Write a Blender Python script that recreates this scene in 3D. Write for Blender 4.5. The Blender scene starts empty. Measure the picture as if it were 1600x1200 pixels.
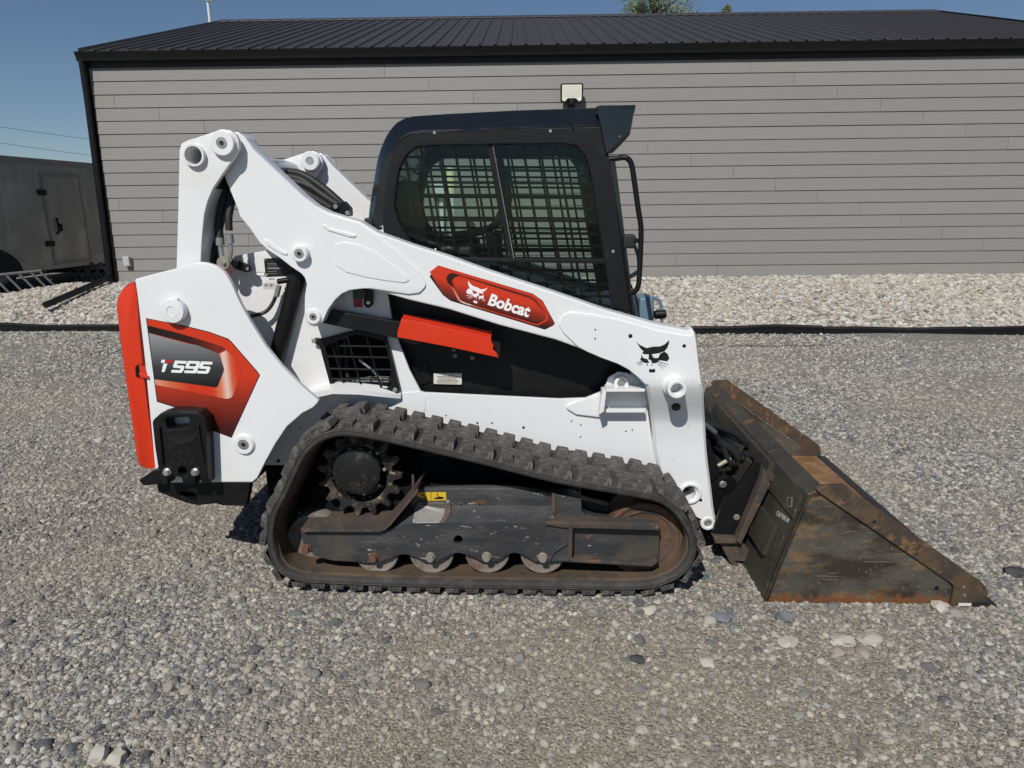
import bpy, bmesh, math, random
from math import sin, cos, tan, pi, radians, sqrt, atan2
from mathutils import Vector, Matrix
random.seed(7)
S = bpy.context.scene
COL = bpy.context.collection

# ------------------------------------------------------------------ camera, sky, sun, exposure
FPX, PITCH, ROLL = 1110.0, radians(14), 0.0108
CAMP = Vector((0, -2.66, 1.585))
fw = Vector((0, cos(PITCH), -sin(PITCH)))
r0 = Vector((1, 0, 0)); u0 = Vector((0, sin(PITCH), cos(PITCH)))
cr = r0*cos(ROLL) - u0*sin(ROLL); cu = u0*cos(ROLL) + r0*sin(ROLL)
cam = bpy.data.cameras.new('camera'); camo = bpy.data.objects.new('camera', cam); COL.objects.link(camo)
cam.sensor_fit = 'HORIZONTAL'; cam.sensor_width = 36; cam.lens = FPX/1600*36
cam.clip_start = 0.05; cam.clip_end = 2000
camo.matrix_world = Matrix((
    (cr.x, cu.x, -fw.x, CAMP.x), (cr.y, cu.y, -fw.y, CAMP.y), (cr.z, cu.z, -fw.z, CAMP.z), (0, 0, 0, 1)))
S.camera = camo
SUN = Vector((0.33, 1.0, -1.08)).normalized()          # direction in which the light travels
W_ = bpy.data.worlds.new('World'); S.world = W_; W_.use_nodes = True
nt = W_.node_tree; bg = nt.nodes['Background']
sky = nt.nodes.new('ShaderNodeTexSky'); sky.sky_type = 'NISHITA'; sky.sun_disc = False
sky.sun_elevation = math.asin(-SUN.z); sky.sun_rotation = atan2(-SUN.x, -SUN.y)
sky.altitude = 1200; sky.air_density = 1.0; sky.dust_density = 0.0; sky.ozone_density = 3.6
nt.links.new(sky.outputs[0], bg.inputs[0]); bg.inputs[1].default_value = 0.055
sun = bpy.data.lights.new('sun', 'SUN'); sun.energy = 3.9; sun.angle = radians(0.53); sun.color = (1.0, 0.965, 0.91)
suno = bpy.data.objects.new('sun', sun); COL.objects.link(suno)
suno.rotation_euler = SUN.to_track_quat('-Z', 'Y').to_euler(); suno.location = (-6, -12, 14)
S.view_settings.view_transform = 'Standard'; S.view_settings.look = 'None'
S.view_settings.exposure = 0.11; S.view_settings.gamma = 1.0; S.view_settings.use_curve_mapping = False

# ------------------------------------------------------------------ measuring: photo pixel -> metres in a thing's own frame
YAW_M, YAW_B = radians(-2.0), radians(-0.8)
def ray(px, py): return fw + cr*((px-800)/FPX) + cu*((600-py)/FPX)
def frame_hit(px, py, y, yaw):
    n = Vector((-sin(yaw), cos(yaw), 0)); xa = Vector((cos(yaw), sin(yaw), 0)); d = ray(px, py)
    t = (y - CAMP.dot(n))/d.dot(n); p = CAMP + d*t
    return (p.dot(xa), p.z)
def U(px, py, y): return frame_hit(px, py, y, YAW_M)       # loader frame, y = depth behind the near track face
def V3(px, py, y): a = U(px, py, y); return Vector((a[0], y, a[1]))
def B(px, py, y=8.65): return frame_hit(px, py, y, YAW_B)  # shed frame
def pxm(px, py, y):                                         # metres per pixel there
    return (U(px+1, py, y)[0] - U(px, py, y)[0])

# ------------------------------------------------------------------ materials
MATS = {}
def new_mat(name):
    m = bpy.data.materials.new(name); m.use_nodes = True; MATS[name] = m
    return m, m.node_tree, m.node_tree.nodes['Principled BSDF']
def N(t, typ, **kw):
    n = t.nodes.new(typ)
    for k, v in kw.items():
        if k.startswith('i_'): n.inputs[k[2:].replace('_', ' ')].default_value = v
        else: setattr(n, k, v)
    return n
def coords(t, scale=(1, 1, 1), kind='Object', rot=(0, 0, 0)):
    tc = N(t, 'ShaderNodeTexCoord'); mp = N(t, 'ShaderNodeMapping'); mp.inputs['Scale'].default_value = scale
    mp.inputs['Rotation'].default_value = rot
    t.links.new(tc.outputs[kind], mp.inputs[0]); return mp.outputs[0]
def noise(t, vec, scale, detail=6, rough=0.6):
    n = N(t, 'ShaderNodeTexNoise'); n.inputs['Scale'].default_value = scale; n.inputs['Detail'].default_value = detail
    n.inputs['Roughness'].default_value = rough; t.links.new(vec, n.inputs['Vector']); return n.outputs['Fac']
def ramp(t, fac, stops, mode='LINEAR'):
    r = N(t, 'ShaderNodeValToRGB'); cr_ = r.color_ramp; cr_.interpolation = mode
    while len(cr_.elements) < len(stops): cr_.elements.new(0.5)
    for e, (p, c) in zip(cr_.elements, stops):
        e.position = p; e.color = (c[0], c[1], c[2], 1) if not isinstance(c, (int, float)) else (c, c, c, 1)
    t.links.new(fac, r.inputs[0]); return r.outputs[0]
def mix(t, fac, a, b, blend='MIX'):
    m = N(t, 'ShaderNodeMix', data_type='RGBA', blend_type=blend)
    for s, v in ((m.inputs[0], fac), (m.inputs[6], a), (m.inputs[7], b)):
        if isinstance(v, (int, float)): s.default_value = v
        elif isinstance(v, tuple): s.default_value = (v[0], v[1], v[2], 1)
        else: t.links.new(v, s)
    return m.outputs[2]
def bump(t, h, strength, dist, prev=None):
    b = N(t, 'ShaderNodeBump'); b.inputs['Strength'].default_value = strength; b.inputs['Distance'].default_value = dist
    t.links.new(h, b.inputs['Height'])
    if prev is not None: t.links.new(prev, b.inputs['Normal'])
    return b.outputs[0]
def paint(name, col, rough=0.4, metal=0.0, coat=0.0, wear=(), vary=0.06, bmp=0.0, bscale=60, stretch=(1, 1, 1), spec=0.5):
    m, t, p = new_mat(name); v = coords(t, stretch)
    c = mix(t, ramp(t, noise(t, v, 3.5), [(0.3, 0), (0.7, 1)]), tuple(x*(1-vary) for x in col), tuple(min(1, x*(1+vary)) for x in col))
    rg = None
    for wq in wear:
        wc, sc, lo, hi = wq[:4]
        f = ramp(t, noise(t, v if len(wq) < 5 else coords(t, wq[4][:3], rot=(0, wq[4][3], 0)), sc, 9, 0.68), [(lo, 0), (hi, 1)]); c = mix(t, f, c, wc)
        rg = f
    t.links.new(c, p.inputs['Base Color'])
    r = ramp(t, noise(t, v, 9), [(0.25, max(0, rough-0.07)), (0.75, min(1, rough+0.09))]); t.links.new(r, p.inputs['Roughness'])
    p.inputs['Metallic'].default_value = metal; p.inputs['Coat Weight'].default_value = coat; p.inputs['Coat Roughness'].default_value = 0.08
    p.inputs['Specular IOR Level'].default_value = spec
    if bmp: t.links.new(bump(t, noise(t, v, bscale, 5), bmp, 0.004), p.inputs['Normal'])
    return m
WHITE = paint('white_paint', (0.725, 0.73, 0.735), 0.30, coat=0.3, wear=[((0.62, 0.605, 0.57), 2.2, 0.56, 0.85), ((0.55, 0.52, 0.47), 26, 0.64, 0.74)], vary=0.02, bmp=0.03, bscale=25)
CREAM = paint('inner_white_paint', (0.74, 0.73, 0.69), 0.45, wear=[((0.45, 0.42, 0.36), 5, 0.66, 0.9)], vary=0.03)
RED = paint('orange_red_paint', (0.60, 0.032, 0.006), 0.36, coat=0.15, vary=0.04)
BLACK = paint('black_paint', (0.006, 0.006, 0.0065), 0.42, vary=0.2, spec=0.3, wear=[((0.022, 0.021, 0.019), 7, 0.55, 0.85)])
CABP = paint('charcoal_cab_paint', (0.008, 0.0105, 0.014), 0.16, coat=0.35, vary=0.1)
CABF = paint('charcoal_satin_panel', (0.0055, 0.0055, 0.006), 0.5, vary=0.15, spec=0.3, wear=[((0.02, 0.019, 0.018), 12, 0.6, 0.8)])
SCREENM = paint('black_screen_steel', (0.004, 0.005, 0.0045), 0.6, vary=0.1, spec=0.15)
BLACKBAY = paint('dark_engine_bay', (0.0045, 0.0045, 0.005), 0.8, vary=0.3, spec=0.2)
RUBBER = paint('track_rubber', (0.034, 0.032, 0.030), 0.82, vary=0.25, wear=[((0.085, 0.078, 0.066), 14, 0.48, 0.8), ((0.10, 0.085, 0.065), 40, 0.66, 0.8)], bmp=0.5, bscale=120)
LUGM = paint('lug_rubber', (0.062, 0.059, 0.055), 0.85, vary=0.25, wear=[((0.15, 0.14, 0.12), 34, 0.48, 0.64), ((0.016, 0.016, 0.016), 60, 0.58, 0.66)], bmp=0.7, bscale=160)
MUDRUB = paint('muddy_inner_rubber', (0.075, 0.050, 0.030), 0.9, vary=0.3, wear=[((0.03, 0.027, 0.024), 9, 0.5, 0.7)], bmp=0.4, bscale=70)
HOSE = paint('black_hose', (0.012, 0.012, 0.012), 0.6, vary=0.2)
FRAMEM = paint('scuffed_black_frame', (0.034, 0.035, 0.038), 0.42, metal=0.0, vary=0.25, wear=[((0.095, 0.092, 0.088), 5, 0.45, 0.75), ((0.15, 0.07, 0.03), 7, 0.61, 0.65), ((0.40, 0.39, 0.38), 38, 0.635, 0.665), ((0.16, 0.157, 0.152), 30, 0.645, 0.68, (0.12, 1, 2.4, 0.05)), ((0.15, 0.147, 0.14), 34, 0.65, 0.68, (0.3, 1, 2.0, 0.7)), ((0.075, 0.064, 0.052), 3.5, 0.52, 0.68, (1, 1, 1, 0))], bmp=0.2, bscale=60, stretch=(0.5, 1, 1.6))
RUSTY = paint('rusty_steel', (0.085, 0.060, 0.046), 0.75, metal=0.1, vary=0.3, wear=[((0.045, 0.041, 0.038), 9, 0.42, 0.6), ((0.16, 0.085, 0.045), 14, 0.57, 0.68), ((0.22, 0.17, 0.12), 30, 0.62, 0.68)], bmp=0.5, bscale=90)
IDLERM = paint('rust_brown_idler', (0.115, 0.062, 0.036), 0.7, vary=0.25, wear=[((0.045, 0.034, 0.028), 6, 0.45, 0.65), ((0.16, 0.10, 0.06), 18, 0.58, 0.68)], bmp=0.35, bscale=70)
ROLLM = paint('worn_steel_roller', (0.20, 0.175, 0.15), 0.55, metal=0.1, vary=0.2, wear=[((0.13, 0.075, 0.05), 12, 0.48, 0.65)], bmp=0.3)
SPRK = paint('muddy_shaded_sprocket_steel', (0.11, 0.082, 0.056), 0.65, metal=0.2, vary=0.3, wear=[((0.018, 0.016, 0.015), 10, 0.40, 0.52), ((0.30, 0.25, 0.18), 45, 0.58, 0.66)], bmp=0.5, bscale=80)  # mud colours, with near-black patches painted in for the sprocket's shade
GREASE = paint('greasy_black_steel', (0.010, 0.010, 0.011), 0.33, vary=0.3, wear=[((0.11, 0.085, 0.06), 22, 0.58, 0.66)], bmp=0.5, bscale=60)
STEEL = paint('zinc_bolt', (0.55, 0.55, 0.53), 0.35, metal=0.85, vary=0.1)
DULLBOLT = paint('dull_bolt', (0.30, 0.28, 0.22), 0.55, metal=0.4, vary=0.2)
RUSTBOLT = paint('rust_bolt', (0.15, 0.075, 0.05), 0.6, metal=0.3, vary=0.2)
BUCK = paint('olive_black_bucket', (0.040, 0.037, 0.029), 0.5, vary=0.25, wear=[((0.075, 0.066, 0.05), 4, 0.5, 0.8), ((0.15, 0.075, 0.035), 8, 0.60, 0.68), ((0.20, 0.17, 0.13), 50, 0.63, 0.67)], bmp=0.25, bscale=60)
DECAL_BLACK = paint('decal_black', (0.006, 0.006, 0.006), 0.45, vary=0)
DECAL_WHITE = paint('decal_white', (0.80, 0.80, 0.80), 0.35, vary=0)
DECAL_GREEN = paint('decal_green', (0.012, 0.085, 0.055), 0.4, vary=0.1)
DECAL_RED = paint('decal_red', (0.42, 0.014, 0.018), 0.4, vary=0)
YELLOW = paint('decal_yellow', (0.62, 0.42, 0.02), 0.5, vary=0.08, wear=[((0.25, 0.16, 0.02), 30, 0.68, 0.75)])
PLATE = paint('light_plate', (0.62, 0.61, 0.55), 0.45, vary=0.05)
GREYPLATE = paint('worn_grey_plate', (0.24, 0.235, 0.225), 0.5, metal=0.3, vary=0.2, wear=[((0.16, 0.08, 0.04), 11, 0.58, 0.66)])
BLUEGREY = paint('blue_grey_plastic', (0.13, 0.20, 0.27), 0.35, vary=0.1)
SEATM = paint('black_seat_vinyl', (0.012, 0.0125, 0.013), 0.6, vary=0.2)
ROOFM = paint('charcoal_metal_roof', (0.046, 0.043, 0.045), 0.5, vary=0.10, spec=0.35)
TRIMM = paint('black_trim', (0.0055, 0.0055, 0.006), 0.42, vary=0.1, spec=0.35)
GREYBOX = paint('grey_plastic_box', (0.42, 0.42, 0.41), 0.5, vary=0.05)
ALU = paint('dull_aluminium', (0.30, 0.30, 0.30), 0.4, metal=0.4, vary=0.1)
DARKTUBE = paint('dark_tube_steel', (0.10, 0.10, 0.105), 0.45, metal=0.4, vary=0.2)
TYRE = paint('tyre_rubber', (0.015, 0.015, 0.015), 0.8, vary=0.1)
BLADE = paint('dark_cutting_edge', (0.030, 0.029, 0.028), 0.45, metal=0.4, vary=0.2, wear=[((0.16, 0.085, 0.04), 9, 0.6, 0.75)])

def bucket_side():
    m, t, p = new_mat('rust_streaked_bucket_side')
    v = coords(t, (1.1, 1, 2.6), rot=(0, 0.10, 0)); v2 = coords(t)
    c = mix(t, ramp(t, noise(t, v2, 2.2), [(0.35, 0), (0.7, 1)]), (0.055, 0.050, 0.041), (0.105, 0.097, 0.080))
    f = ramp(t, noise(t, v, 3.4, 10, 0.7), [(0.515, 0), (0.585, 1)]); c = mix(t, f, c, (0.17, 0.108, 0.053))
    f = ramp(t, noise(t, v, 2.1, 8, 0.66), [(0.48, 0), (0.60, 1)]); c = mix(t, f, c, (0.034, 0.026, 0.020))
    f = ramp(t, noise(t, v2, 60, 8, 0.7), [(0.60, 0), (0.66, 1)]); c = mix(t, f, c, (0.19, 0.14, 0.085))
    for (rt, th) in ((0.62, 0.66), (-0.5, 0.665), (1.2, 0.67)):
        f = ramp(t, noise(t, coords(t, (0.12, 1, 3.4), rot=(0, rt, 0)), 34, 6, 0.6), [(th, 0), (th+0.03, 1)]); c = mix(t, f, c, (0.17, 0.15, 0.12))
    sx = N(t, 'ShaderNodeSeparateXYZ'); t.links.new(v2, sx.inputs[0])
    mr = N(t, 'ShaderNodeMapRange'); t.links.new(sx.outputs[2], mr.inputs[0])
    mr.inputs[1].default_value = 0.10; mr.inputs[2].default_value = 0.0; mr.inputs[3].default_value = -0.25; mr.inputs[4].default_value = 0.30
    ad = N(t, 'ShaderNodeMath', operation='ADD'); t.links.new(mr.outputs[0], ad.inputs[0]); t.links.new(noise(t, v2, 38, 6), ad.inputs[1])
    c = mix(t, ramp(t, ad.outputs[0], [(0.56, 0), (0.72, 1)]), c, (0.17, 0.062, 0.022))
    t.links.new(c, p.inputs['Base Color']); p.inputs['Roughness'].default_value = 0.52; p.inputs['Metallic'].default_value = 0.1
    t.links.new(bump(t, noise(t, v, 30, 8), 0.3, 0.004), p.inputs['Normal'])
    return m
BUCKSIDE = bucket_side()
BRIGHTRUST = paint('bright_rust_floor', (0.24, 0.125, 0.055), 0.6, metal=0.15, vary=0.3, wear=[((0.33, 0.25, 0.17), 7, 0.5, 0.72), ((0.07, 0.04, 0.025), 11, 0.56, 0.72)], bmp=0.3)
BROWNRUST = paint('brown_rust_strip', (0.105, 0.066, 0.038), 0.65, metal=0.1, vary=0.3, wear=[((0.045, 0.036, 0.028), 6, 0.43, 0.57), ((0.20, 0.10, 0.042), 14, 0.56, 0.64), ((0.035, 0.027, 0.021), 45, 0.57, 0.63)], bmp=0.4)

def siding_mat():
    m, t, p = new_mat('grey_wood_grain_siding')
    v = coords(t, (1.2, 6, 14)); oi = N(t, 'ShaderNodeObjectInfo')
    g = noise(t, v, 5, 10, 0.7)
    c = mix(t, g, (0.198, 0.192, 0.177), (0.262, 0.255, 0.239))
    c = mix(t, ramp(t, oi.outputs['Random'], [(0, 0), (1, 0.3)]), c, (0.19, 0.185, 0.178))
    t.links.new(c, p.inputs['Base Color']); p.inputs['Roughness'].default_value = 0.62
    w = N(t, 'ShaderNodeTexWave', wave_type='BANDS', bands_direction='Z'); w.inputs['Scale'].default_value = 1.6
    w.inputs['Distortion'].default_value = 14; w.inputs['Detail'].default_value = 4; w.inputs['Detail Scale'].default_value = 1.2
    t.links.new(coords(t, (0.5, 3, 14)), w.inputs['Vector'])
    b = bump(t, w.outputs['Fac'], 0.22, 0.004); t.links.new(bump(t, g, 0.25, 0.003, b), p.inputs['Normal'])
    return m
SIDING = siding_mat()

def glass_mat():
    m, t, p = new_mat('tinted_glass')
    tr = N(t, 'ShaderNodeBsdfTransparent'); tr.inputs[0].default_value = (0.80, 0.86, 0.835, 1)
    gl = N(t, 'ShaderNodeBsdfGlossy'); gl.inputs['Roughness'].default_value = 0.02; gl.inputs[0].default_value = (0.9, 0.95, 0.95, 1)
    fr = N(t, 'ShaderNodeFresnel'); fr.inputs[0].default_value = 1.30
    mx = N(t, 'ShaderNodeMixShader'); t.links.new(fr.outputs[0], mx.inputs[0]); t.links.new(tr.outputs[0], mx.inputs[1]); t.links.new(gl.outputs[0], mx.inputs[2])
    t.links.new(mx.outputs[0], t.nodes['Material Output'].inputs[0]); return m
GLASS = glass_mat()

def stone_mat(name, stops, tint, tfac):
    m, t, p = new_mat(name)
    oi = N(t, 'ShaderNodeObjectInfo'); c = ramp(t, oi.outputs['Random'], stops)
    v = coords(t, kind='Object'); n = noise(t, v, 2.2, 6, 0.7)
    c = mix(t, ramp(t, n, [(0.3, 0), (0.75, 0.35)]), c, (0.16, 0.15, 0.14))
    ge = N(t, 'ShaderNodeNewGeometry'); pn = noise(t, ge.outputs['Position'], 0.55, 5, 0.6)
    c = mix(t, ramp(t, pn, [(0.42, 0), (0.68, tfac)]), c, tint)
    sp = noise(t, ge.outputs['Position'], 420, 3, 0.6)
    c = mix(t, ramp(t, sp, [(0.35, 0.15), (0.65, 0)]), c, (0.08, 0.08, 0.08))
    t.links.new(c, p.inputs['Base Color']); p.inputs['Roughness'].default_value = 0.85; p.inputs['Specular IOR Level'].default_value = 0.3
    t.links.new(bump(t, n, 0.4, 0.2), p.inputs['Normal']); return m
G_STOPS = [(0.0, (0.075, 0.08, 0.09)), (0.14, (0.15, 0.152, 0.155)), (0.28, (0.29, 0.288, 0.275)), (0.42, (0.40, 0.385, 0.35)), (0.58, (0.56, 0.54, 0.49)),
           (0.70, (0.20, 0.20, 0.20)), (0.80, (0.52, 0.47, 0.375)), (0.87, (0.64, 0.60, 0.50)), (0.92, (0.40, 0.345, 0.29)), (0.97, (0.74, 0.72, 0.66)), (1.0, (0.30, 0.31, 0.32))]
GRAVEL = stone_mat('grey_gravel_stone', G_STOPS, (0.40, 0.345, 0.26), 0.45)
P_STOPS = [(0.0, (0.075, 0.08, 0.088)), (0.25, (0.15, 0.155, 0.16)), (0.45, (0.24, 0.24, 0.235)), (0.62, (0.33, 0.32, 0.29)), (0.75, (0.16, 0.16, 0.155)), (0.85, (0.42, 0.37, 0.29)), (0.93, (0.34, 0.30, 0.26)), (1.0, (0.52, 0.50, 0.45))]
PEBBLE = stone_mat('river_pebble', P_STOPS, (0.36, 0.31, 0.24), 0.3)
GRIT = stone_mat('tan_grit', [(0.0, (0.09, 0.085, 0.075)), (0.3, (0.24, 0.215, 0.175)), (0.6, (0.37, 0.335, 0.265)), (0.85, (0.50, 0.46, 0.38)), (1.0, (0.19, 0.185, 0.17))], (0.36, 0.31, 0.225), 0.5)
R_STOPS = [(0.0, (0.16, 0.15, 0.14)), (0.12, (0.34, 0.315, 0.275)), (0.35, (0.56, 0.53, 0.46)), (0.55, (0.70, 0.67, 0.59)), (0.70, (0.45, 0.40, 0.33)), (0.78, (0.47, 0.36, 0.265)),
           (0.9, (0.76, 0.74, 0.69)), (1.0, (0.44, 0.455, 0.455))]
ROCK = stone_mat('pale_landscape_rock', R_STOPS, (0.60, 0.53, 0.42), 0.2)

def ground_mat(name, a, b, c3, sc):
    m, t, p = new_mat(name); ge = N(t, 'ShaderNodeNewGeometry'); P = ge.outputs['Position']
    vo = N(t, 'ShaderNodeTexVoronoi'); vo.inputs['Scale'].default_value = sc; t.links.new(P, vo.inputs['Vector'])
    sepc = N(t, 'ShaderNodeSeparateColor'); t.links.new(vo.outputs['Color'], sepc.inputs[0])
    c = ramp(t, sepc.outputs[0], [(0, a), (0.5, b), (0.85, c3), (1, tuple(min(1, x*1.25) for x in c3))])
    c = mix(t, ramp(t, noise(t, P, 0.55, 5, 0.6), [(0.42, 0.0), (0.66, 0.5)]), c, (0.34, 0.295, 0.23))
    fn = noise(t, P, sc*3, 6, 0.7); c = mix(t, ramp(t, fn, [(0.3, 0.4), (0.6, 0)]), c, (0.09, 0.085, 0.078))
    c = mix(t, ramp(t, noise(t, P, 0.9, 6), [(0.35, 0.2), (0.6, 0)]), c, (0.2, 0.195, 0.185))
    t.links.new(c, p.inputs['Base Color']); p.inputs['Roughness'].default_value = 0.95; p.inputs['Specular IOR Level'].default_value = 0.2
    b1 = bump(t, vo.outputs['Distance'], 0.8, -0.012); t.links.new(bump(t, fn, 0.5, 0.006, b1), p.inputs['Normal']); return m
def sandy_soil(m):
    t = m.node_tree; p = t.nodes['Principled BSDF']; src = p.inputs['Base Color'].links[0].from_socket; ge = N(t, 'ShaderNodeNewGeometry'); acc = None
    for a, b, sx, sy in [(0.62, -0.62, 0.65, 0.30), (0.95, -0.95, 0.6, 0.3), (0.25, -0.30, 1.1, 0.17), (1.0, 0.1, 0.3, 0.3), (-0.35, -0.85, 0.4, 0.2), (0.2, -0.95, 0.5, 0.25)]:
        mp_ = N(t, 'ShaderNodeMapping'); mp_.vector_type = 'POINT'; mp_.inputs['Scale'].default_value = (1/sx, 1/sy, 0); mp_.inputs['Location'].default_value = (-a/sx, -b/sy, 0); t.links.new(ge.outputs['Position'], mp_.inputs[0])
        ln_ = N(t, 'ShaderNodeVectorMath', operation='LENGTH'); t.links.new(mp_.outputs[0], ln_.inputs[0]); f = ramp(t, ln_.outputs['Value'], [(0.2, 1), (1.0, 0)], 'EASE')
        if acc is None: acc = f
        else:
            mx_ = N(t, 'ShaderNodeMath', operation='MAXIMUM'); t.links.new(acc, mx_.inputs[0]); t.links.new(f, mx_.inputs[1]); acc = mx_.outputs[0]
    ml = N(t, 'ShaderNodeMath', operation='MULTIPLY'); t.links.new(acc, ml.inputs[0]); ml.inputs[1].default_value = 0.65
    fine = noise(t, ge.outputs['Position'], 260, 4, 0.7)
    t.links.new(mix(t, ml.outputs[0], src, mix(t, ramp(t, fine, [(0.35, 0), (0.65, 1)]), (0.17, 0.148, 0.11), (0.40, 0.35, 0.265))), p.inputs['Base Color'])
GROUND = ground_mat('gravel_dirt', (0.13, 0.122, 0.108), (0.24, 0.228, 0.20), (0.38, 0.36, 0.32), 95)  # dirt coloured darker to deepen the shade between the stones
sandy_soil(GROUND)
BERMM = ground_mat('rock_bed_soil', (0.14, 0.125, 0.105), (0.34, 0.31, 0.26), (0.50, 0.46, 0.39), 28)
YARDM = ground_mat('pale_yard_gravel', (0.34, 0.33, 0.30), (0.42, 0.40, 0.37), (0.50, 0.48, 0.44), 40)

# ------------------------------------------------------------------ mesh helpers
def fin(name, me, mat, parent=None, ang=38, smooth=True):
    o = bpy.data.objects.new(name, me); COL.objects.link(o)
    if mat is not None and not me.materials: me.materials.append(mat)
    if parent is not None: o.parent = parent
    if smooth and len(me.polygons):
        me.polygons.foreach_set('use_smooth', [True]*len(me.polygons)); me.set_sharp_from_angle(angle=radians(ang))
    return o
def wn(o):
    m = o.modifiers.new('weighted_normals', 'WEIGHTED_NORMAL'); m.keep_sharp = True; m.weight = 100; return o
def bm_fin(name, bm, mat, parent=None, ang=38, smooth=True):
    me = bpy.data.meshes.new(name); bm.normal_update(); bm.to_mesh(me); bm.free(); return fin(name, me, mat, parent, ang, smooth)
def fillet(pts, r=0.0):
    n = len(pts); out = []
    for i in range(n):
        p = pts[i]; rr = p[2] if len(p) > 2 else r
        a = Vector(pts[i-1][:2]); b = Vector(p[:2]); c = Vector(pts[(i+1) % n][:2])
        if rr <= 0: out.append((b.x, b.y)); continue
        d1 = (a-b); d2 = (c-b); l1, l2 = d1.length, d2.length
        if l1 < 1e-9 or l2 < 1e-9: continue
        d1 /= l1; d2 /= l2; an = d1.angle(d2)
        if an > pi-0.05: out.append((b.x, b.y)); continue
        t = min(rr/tan(an/2), l1*0.48, l2*0.48); p1 = b+d1*t; p2 = b+d2*t
        for k in range(7):
            s = k/6; q = p1*(1-s)**2 + b*2*s*(1-s) + p2*s*s; out.append((q.x, q.y))
    return out
def extr(name, pts, y0, y1, mat, parent=None, holes=(), bev=0.003, fwd=None):
    """prism: outline in the x-z plane, from depth y0 (near) to y1, with rounded edges"""
    cu_ = bpy.data.curves.new('tmp', 'CURVE'); cu_.dimensions = '2D'; cu_.fill_mode = 'BOTH'
    h = abs(y1-y0)/2; bev = min(bev, h*0.9); cu_.extrude = h-bev
    if bev > 0: cu_.bevel_depth = bev; cu_.bevel_resolution = 1; cu_.offset = -bev
    for loop in [pts]+list(holes):
        s = cu_.splines.new('POLY'); s.points.add(len(loop)-1); s.use_cyclic_u = True
        for q, p in zip(s.points, loop): q.co = (p[0], p[1], 0, 1)
    to = bpy.data.objects.new('tmp', cu_); COL.objects.link(to)
    dg = bpy.context.evaluated_depsgraph_get(); me = bpy.data.meshes.new_from_object(to.evaluated_get(dg))
    bpy.data.objects.remove(to); bpy.data.curves.remove(cu_)
    me.materials.clear(); me.name = name; ym = (y0+y1)/2
    for v in me.vertices: u_, v_, w_ = v.co; v.co = (u_, ym-w_, v_)
    bm = bmesh.new(); bm.from_mesh(me); bmesh.ops.remove_doubles(bm, verts=bm.verts, dist=1e-5); bmesh.ops.recalc_face_normals(bm, faces=bm.faces); bm.to_mesh(me); bm.free()
    return wn(fin(name, me, mat, parent))
def PE(name, pts, y0, y1, mat, parent=None, holes=(), bev=0.003, r=0.0):
    f = lambda L: [U(a, b, y0) for a, b in fillet(L, r)]
    return extr(name, f(pts), y0, y1, mat, parent, [f(h) for h in holes], bev)
def circ_px(cx, cy, r, n=28): return [(cx+r*cos(2*pi*k/n), cy+r*sin(2*pi*k/n)) for k in range(n)]
def lathe_bm(bm, prof, c, axis, seg=28):
    axis = Vector(axis).normalized(); a = axis.orthogonal().normalized(); b = axis.cross(a); rings = []
    for (r, h) in prof:
        if r < 1e-6: rings.append([bm.verts.new(Vector(c)+axis*h)]); continue
        rings.append([bm.verts.new(Vector(c)+axis*h+(a*cos(2*pi*k/seg)+b*sin(2*pi*k/seg))*r) for k in range(seg)])
    for R1, R2 in zip(rings, rings[1:]):
        for k in range(seg):
            k2 = (k+1) % seg
            if len(R1) == 1 and len(R2) == 1: continue
            if len(R1) == 1: bm.faces.new((R1[0], R2[k], R2[k2]))
            elif len(R2) == 1: bm.faces.new((R1[k], R2[0], R1[k2]))
            else: bm.faces.new((R1[k], R2[k], R2[k2], R1[k2]))
def lathe(name, prof, c, mat, parent=None, axis=(0, -1, 0), seg=28, ang=38):
    bm = bmesh.new(); lathe_bm(bm, prof, c, axis, seg); bmesh.ops.recalc_face_normals(bm, faces=bm.faces); return bm_fin(name, bm, mat, parent, ang)
def cylprof(r, h0, h1, b=0.002): return [(0, h0), (r-b, h0), (r, h0+b), (r, h1-b), (r-b, h1), (0, h1)]
def ringprof(ro, ri, h0, h1, b=0.002): return [(ri, h0), (ro-b, h0), (ro, h0+b), (ro, h1-b), (ro-b, h1), (ri+b, h1), (ri, h1-b), (ri, h0)]
def disc(name, px, py, y, r, t, mat, parent=None, b=0.002, seg=28): return lathe(name, cylprof(r, -0.001, t, b), V3(px, py, y), mat, parent, seg=seg)
def hexbolt(name, px, py, y, r, mat, parent=None, t=0.012):
    c = V3(px, py, y); bm = bmesh.new(); lathe_bm(bm, cylprof(r*1.25, -0.001, t*0.3, 0.0008), c, (0, -1, 0), 18); lathe_bm(bm, cylprof(r, t*0.25, t, 0.0015), c, (0, -1, 0), 6)
    bmesh.ops.recalc_face_normals(bm, faces=bm.faces); return bm_fin(name, bm, mat, parent)
def catmull(P, n=8, closed=False):
    P = [Vector(p) for p in P]; out = []; m = len(P); rng = range(m) if closed else range(m-1)
    for i in rng:
        g = lambda k: P[k % m] if closed else P[min(max(k, 0), m-1)]
        p0, p1, p2, p3 = g(i-1), g(i), g(i+1), g(i+2)
        for k in range(n):
            t = k/n; out.append(0.5*((2*p1)+(p2-p0)*t+(2*p0-5*p1+4*p2-p3)*t*t+(3*p1-p0-3*p2+p3)*t**3))
    if not closed: out.append(P[-1].copy())
    return out
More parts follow.
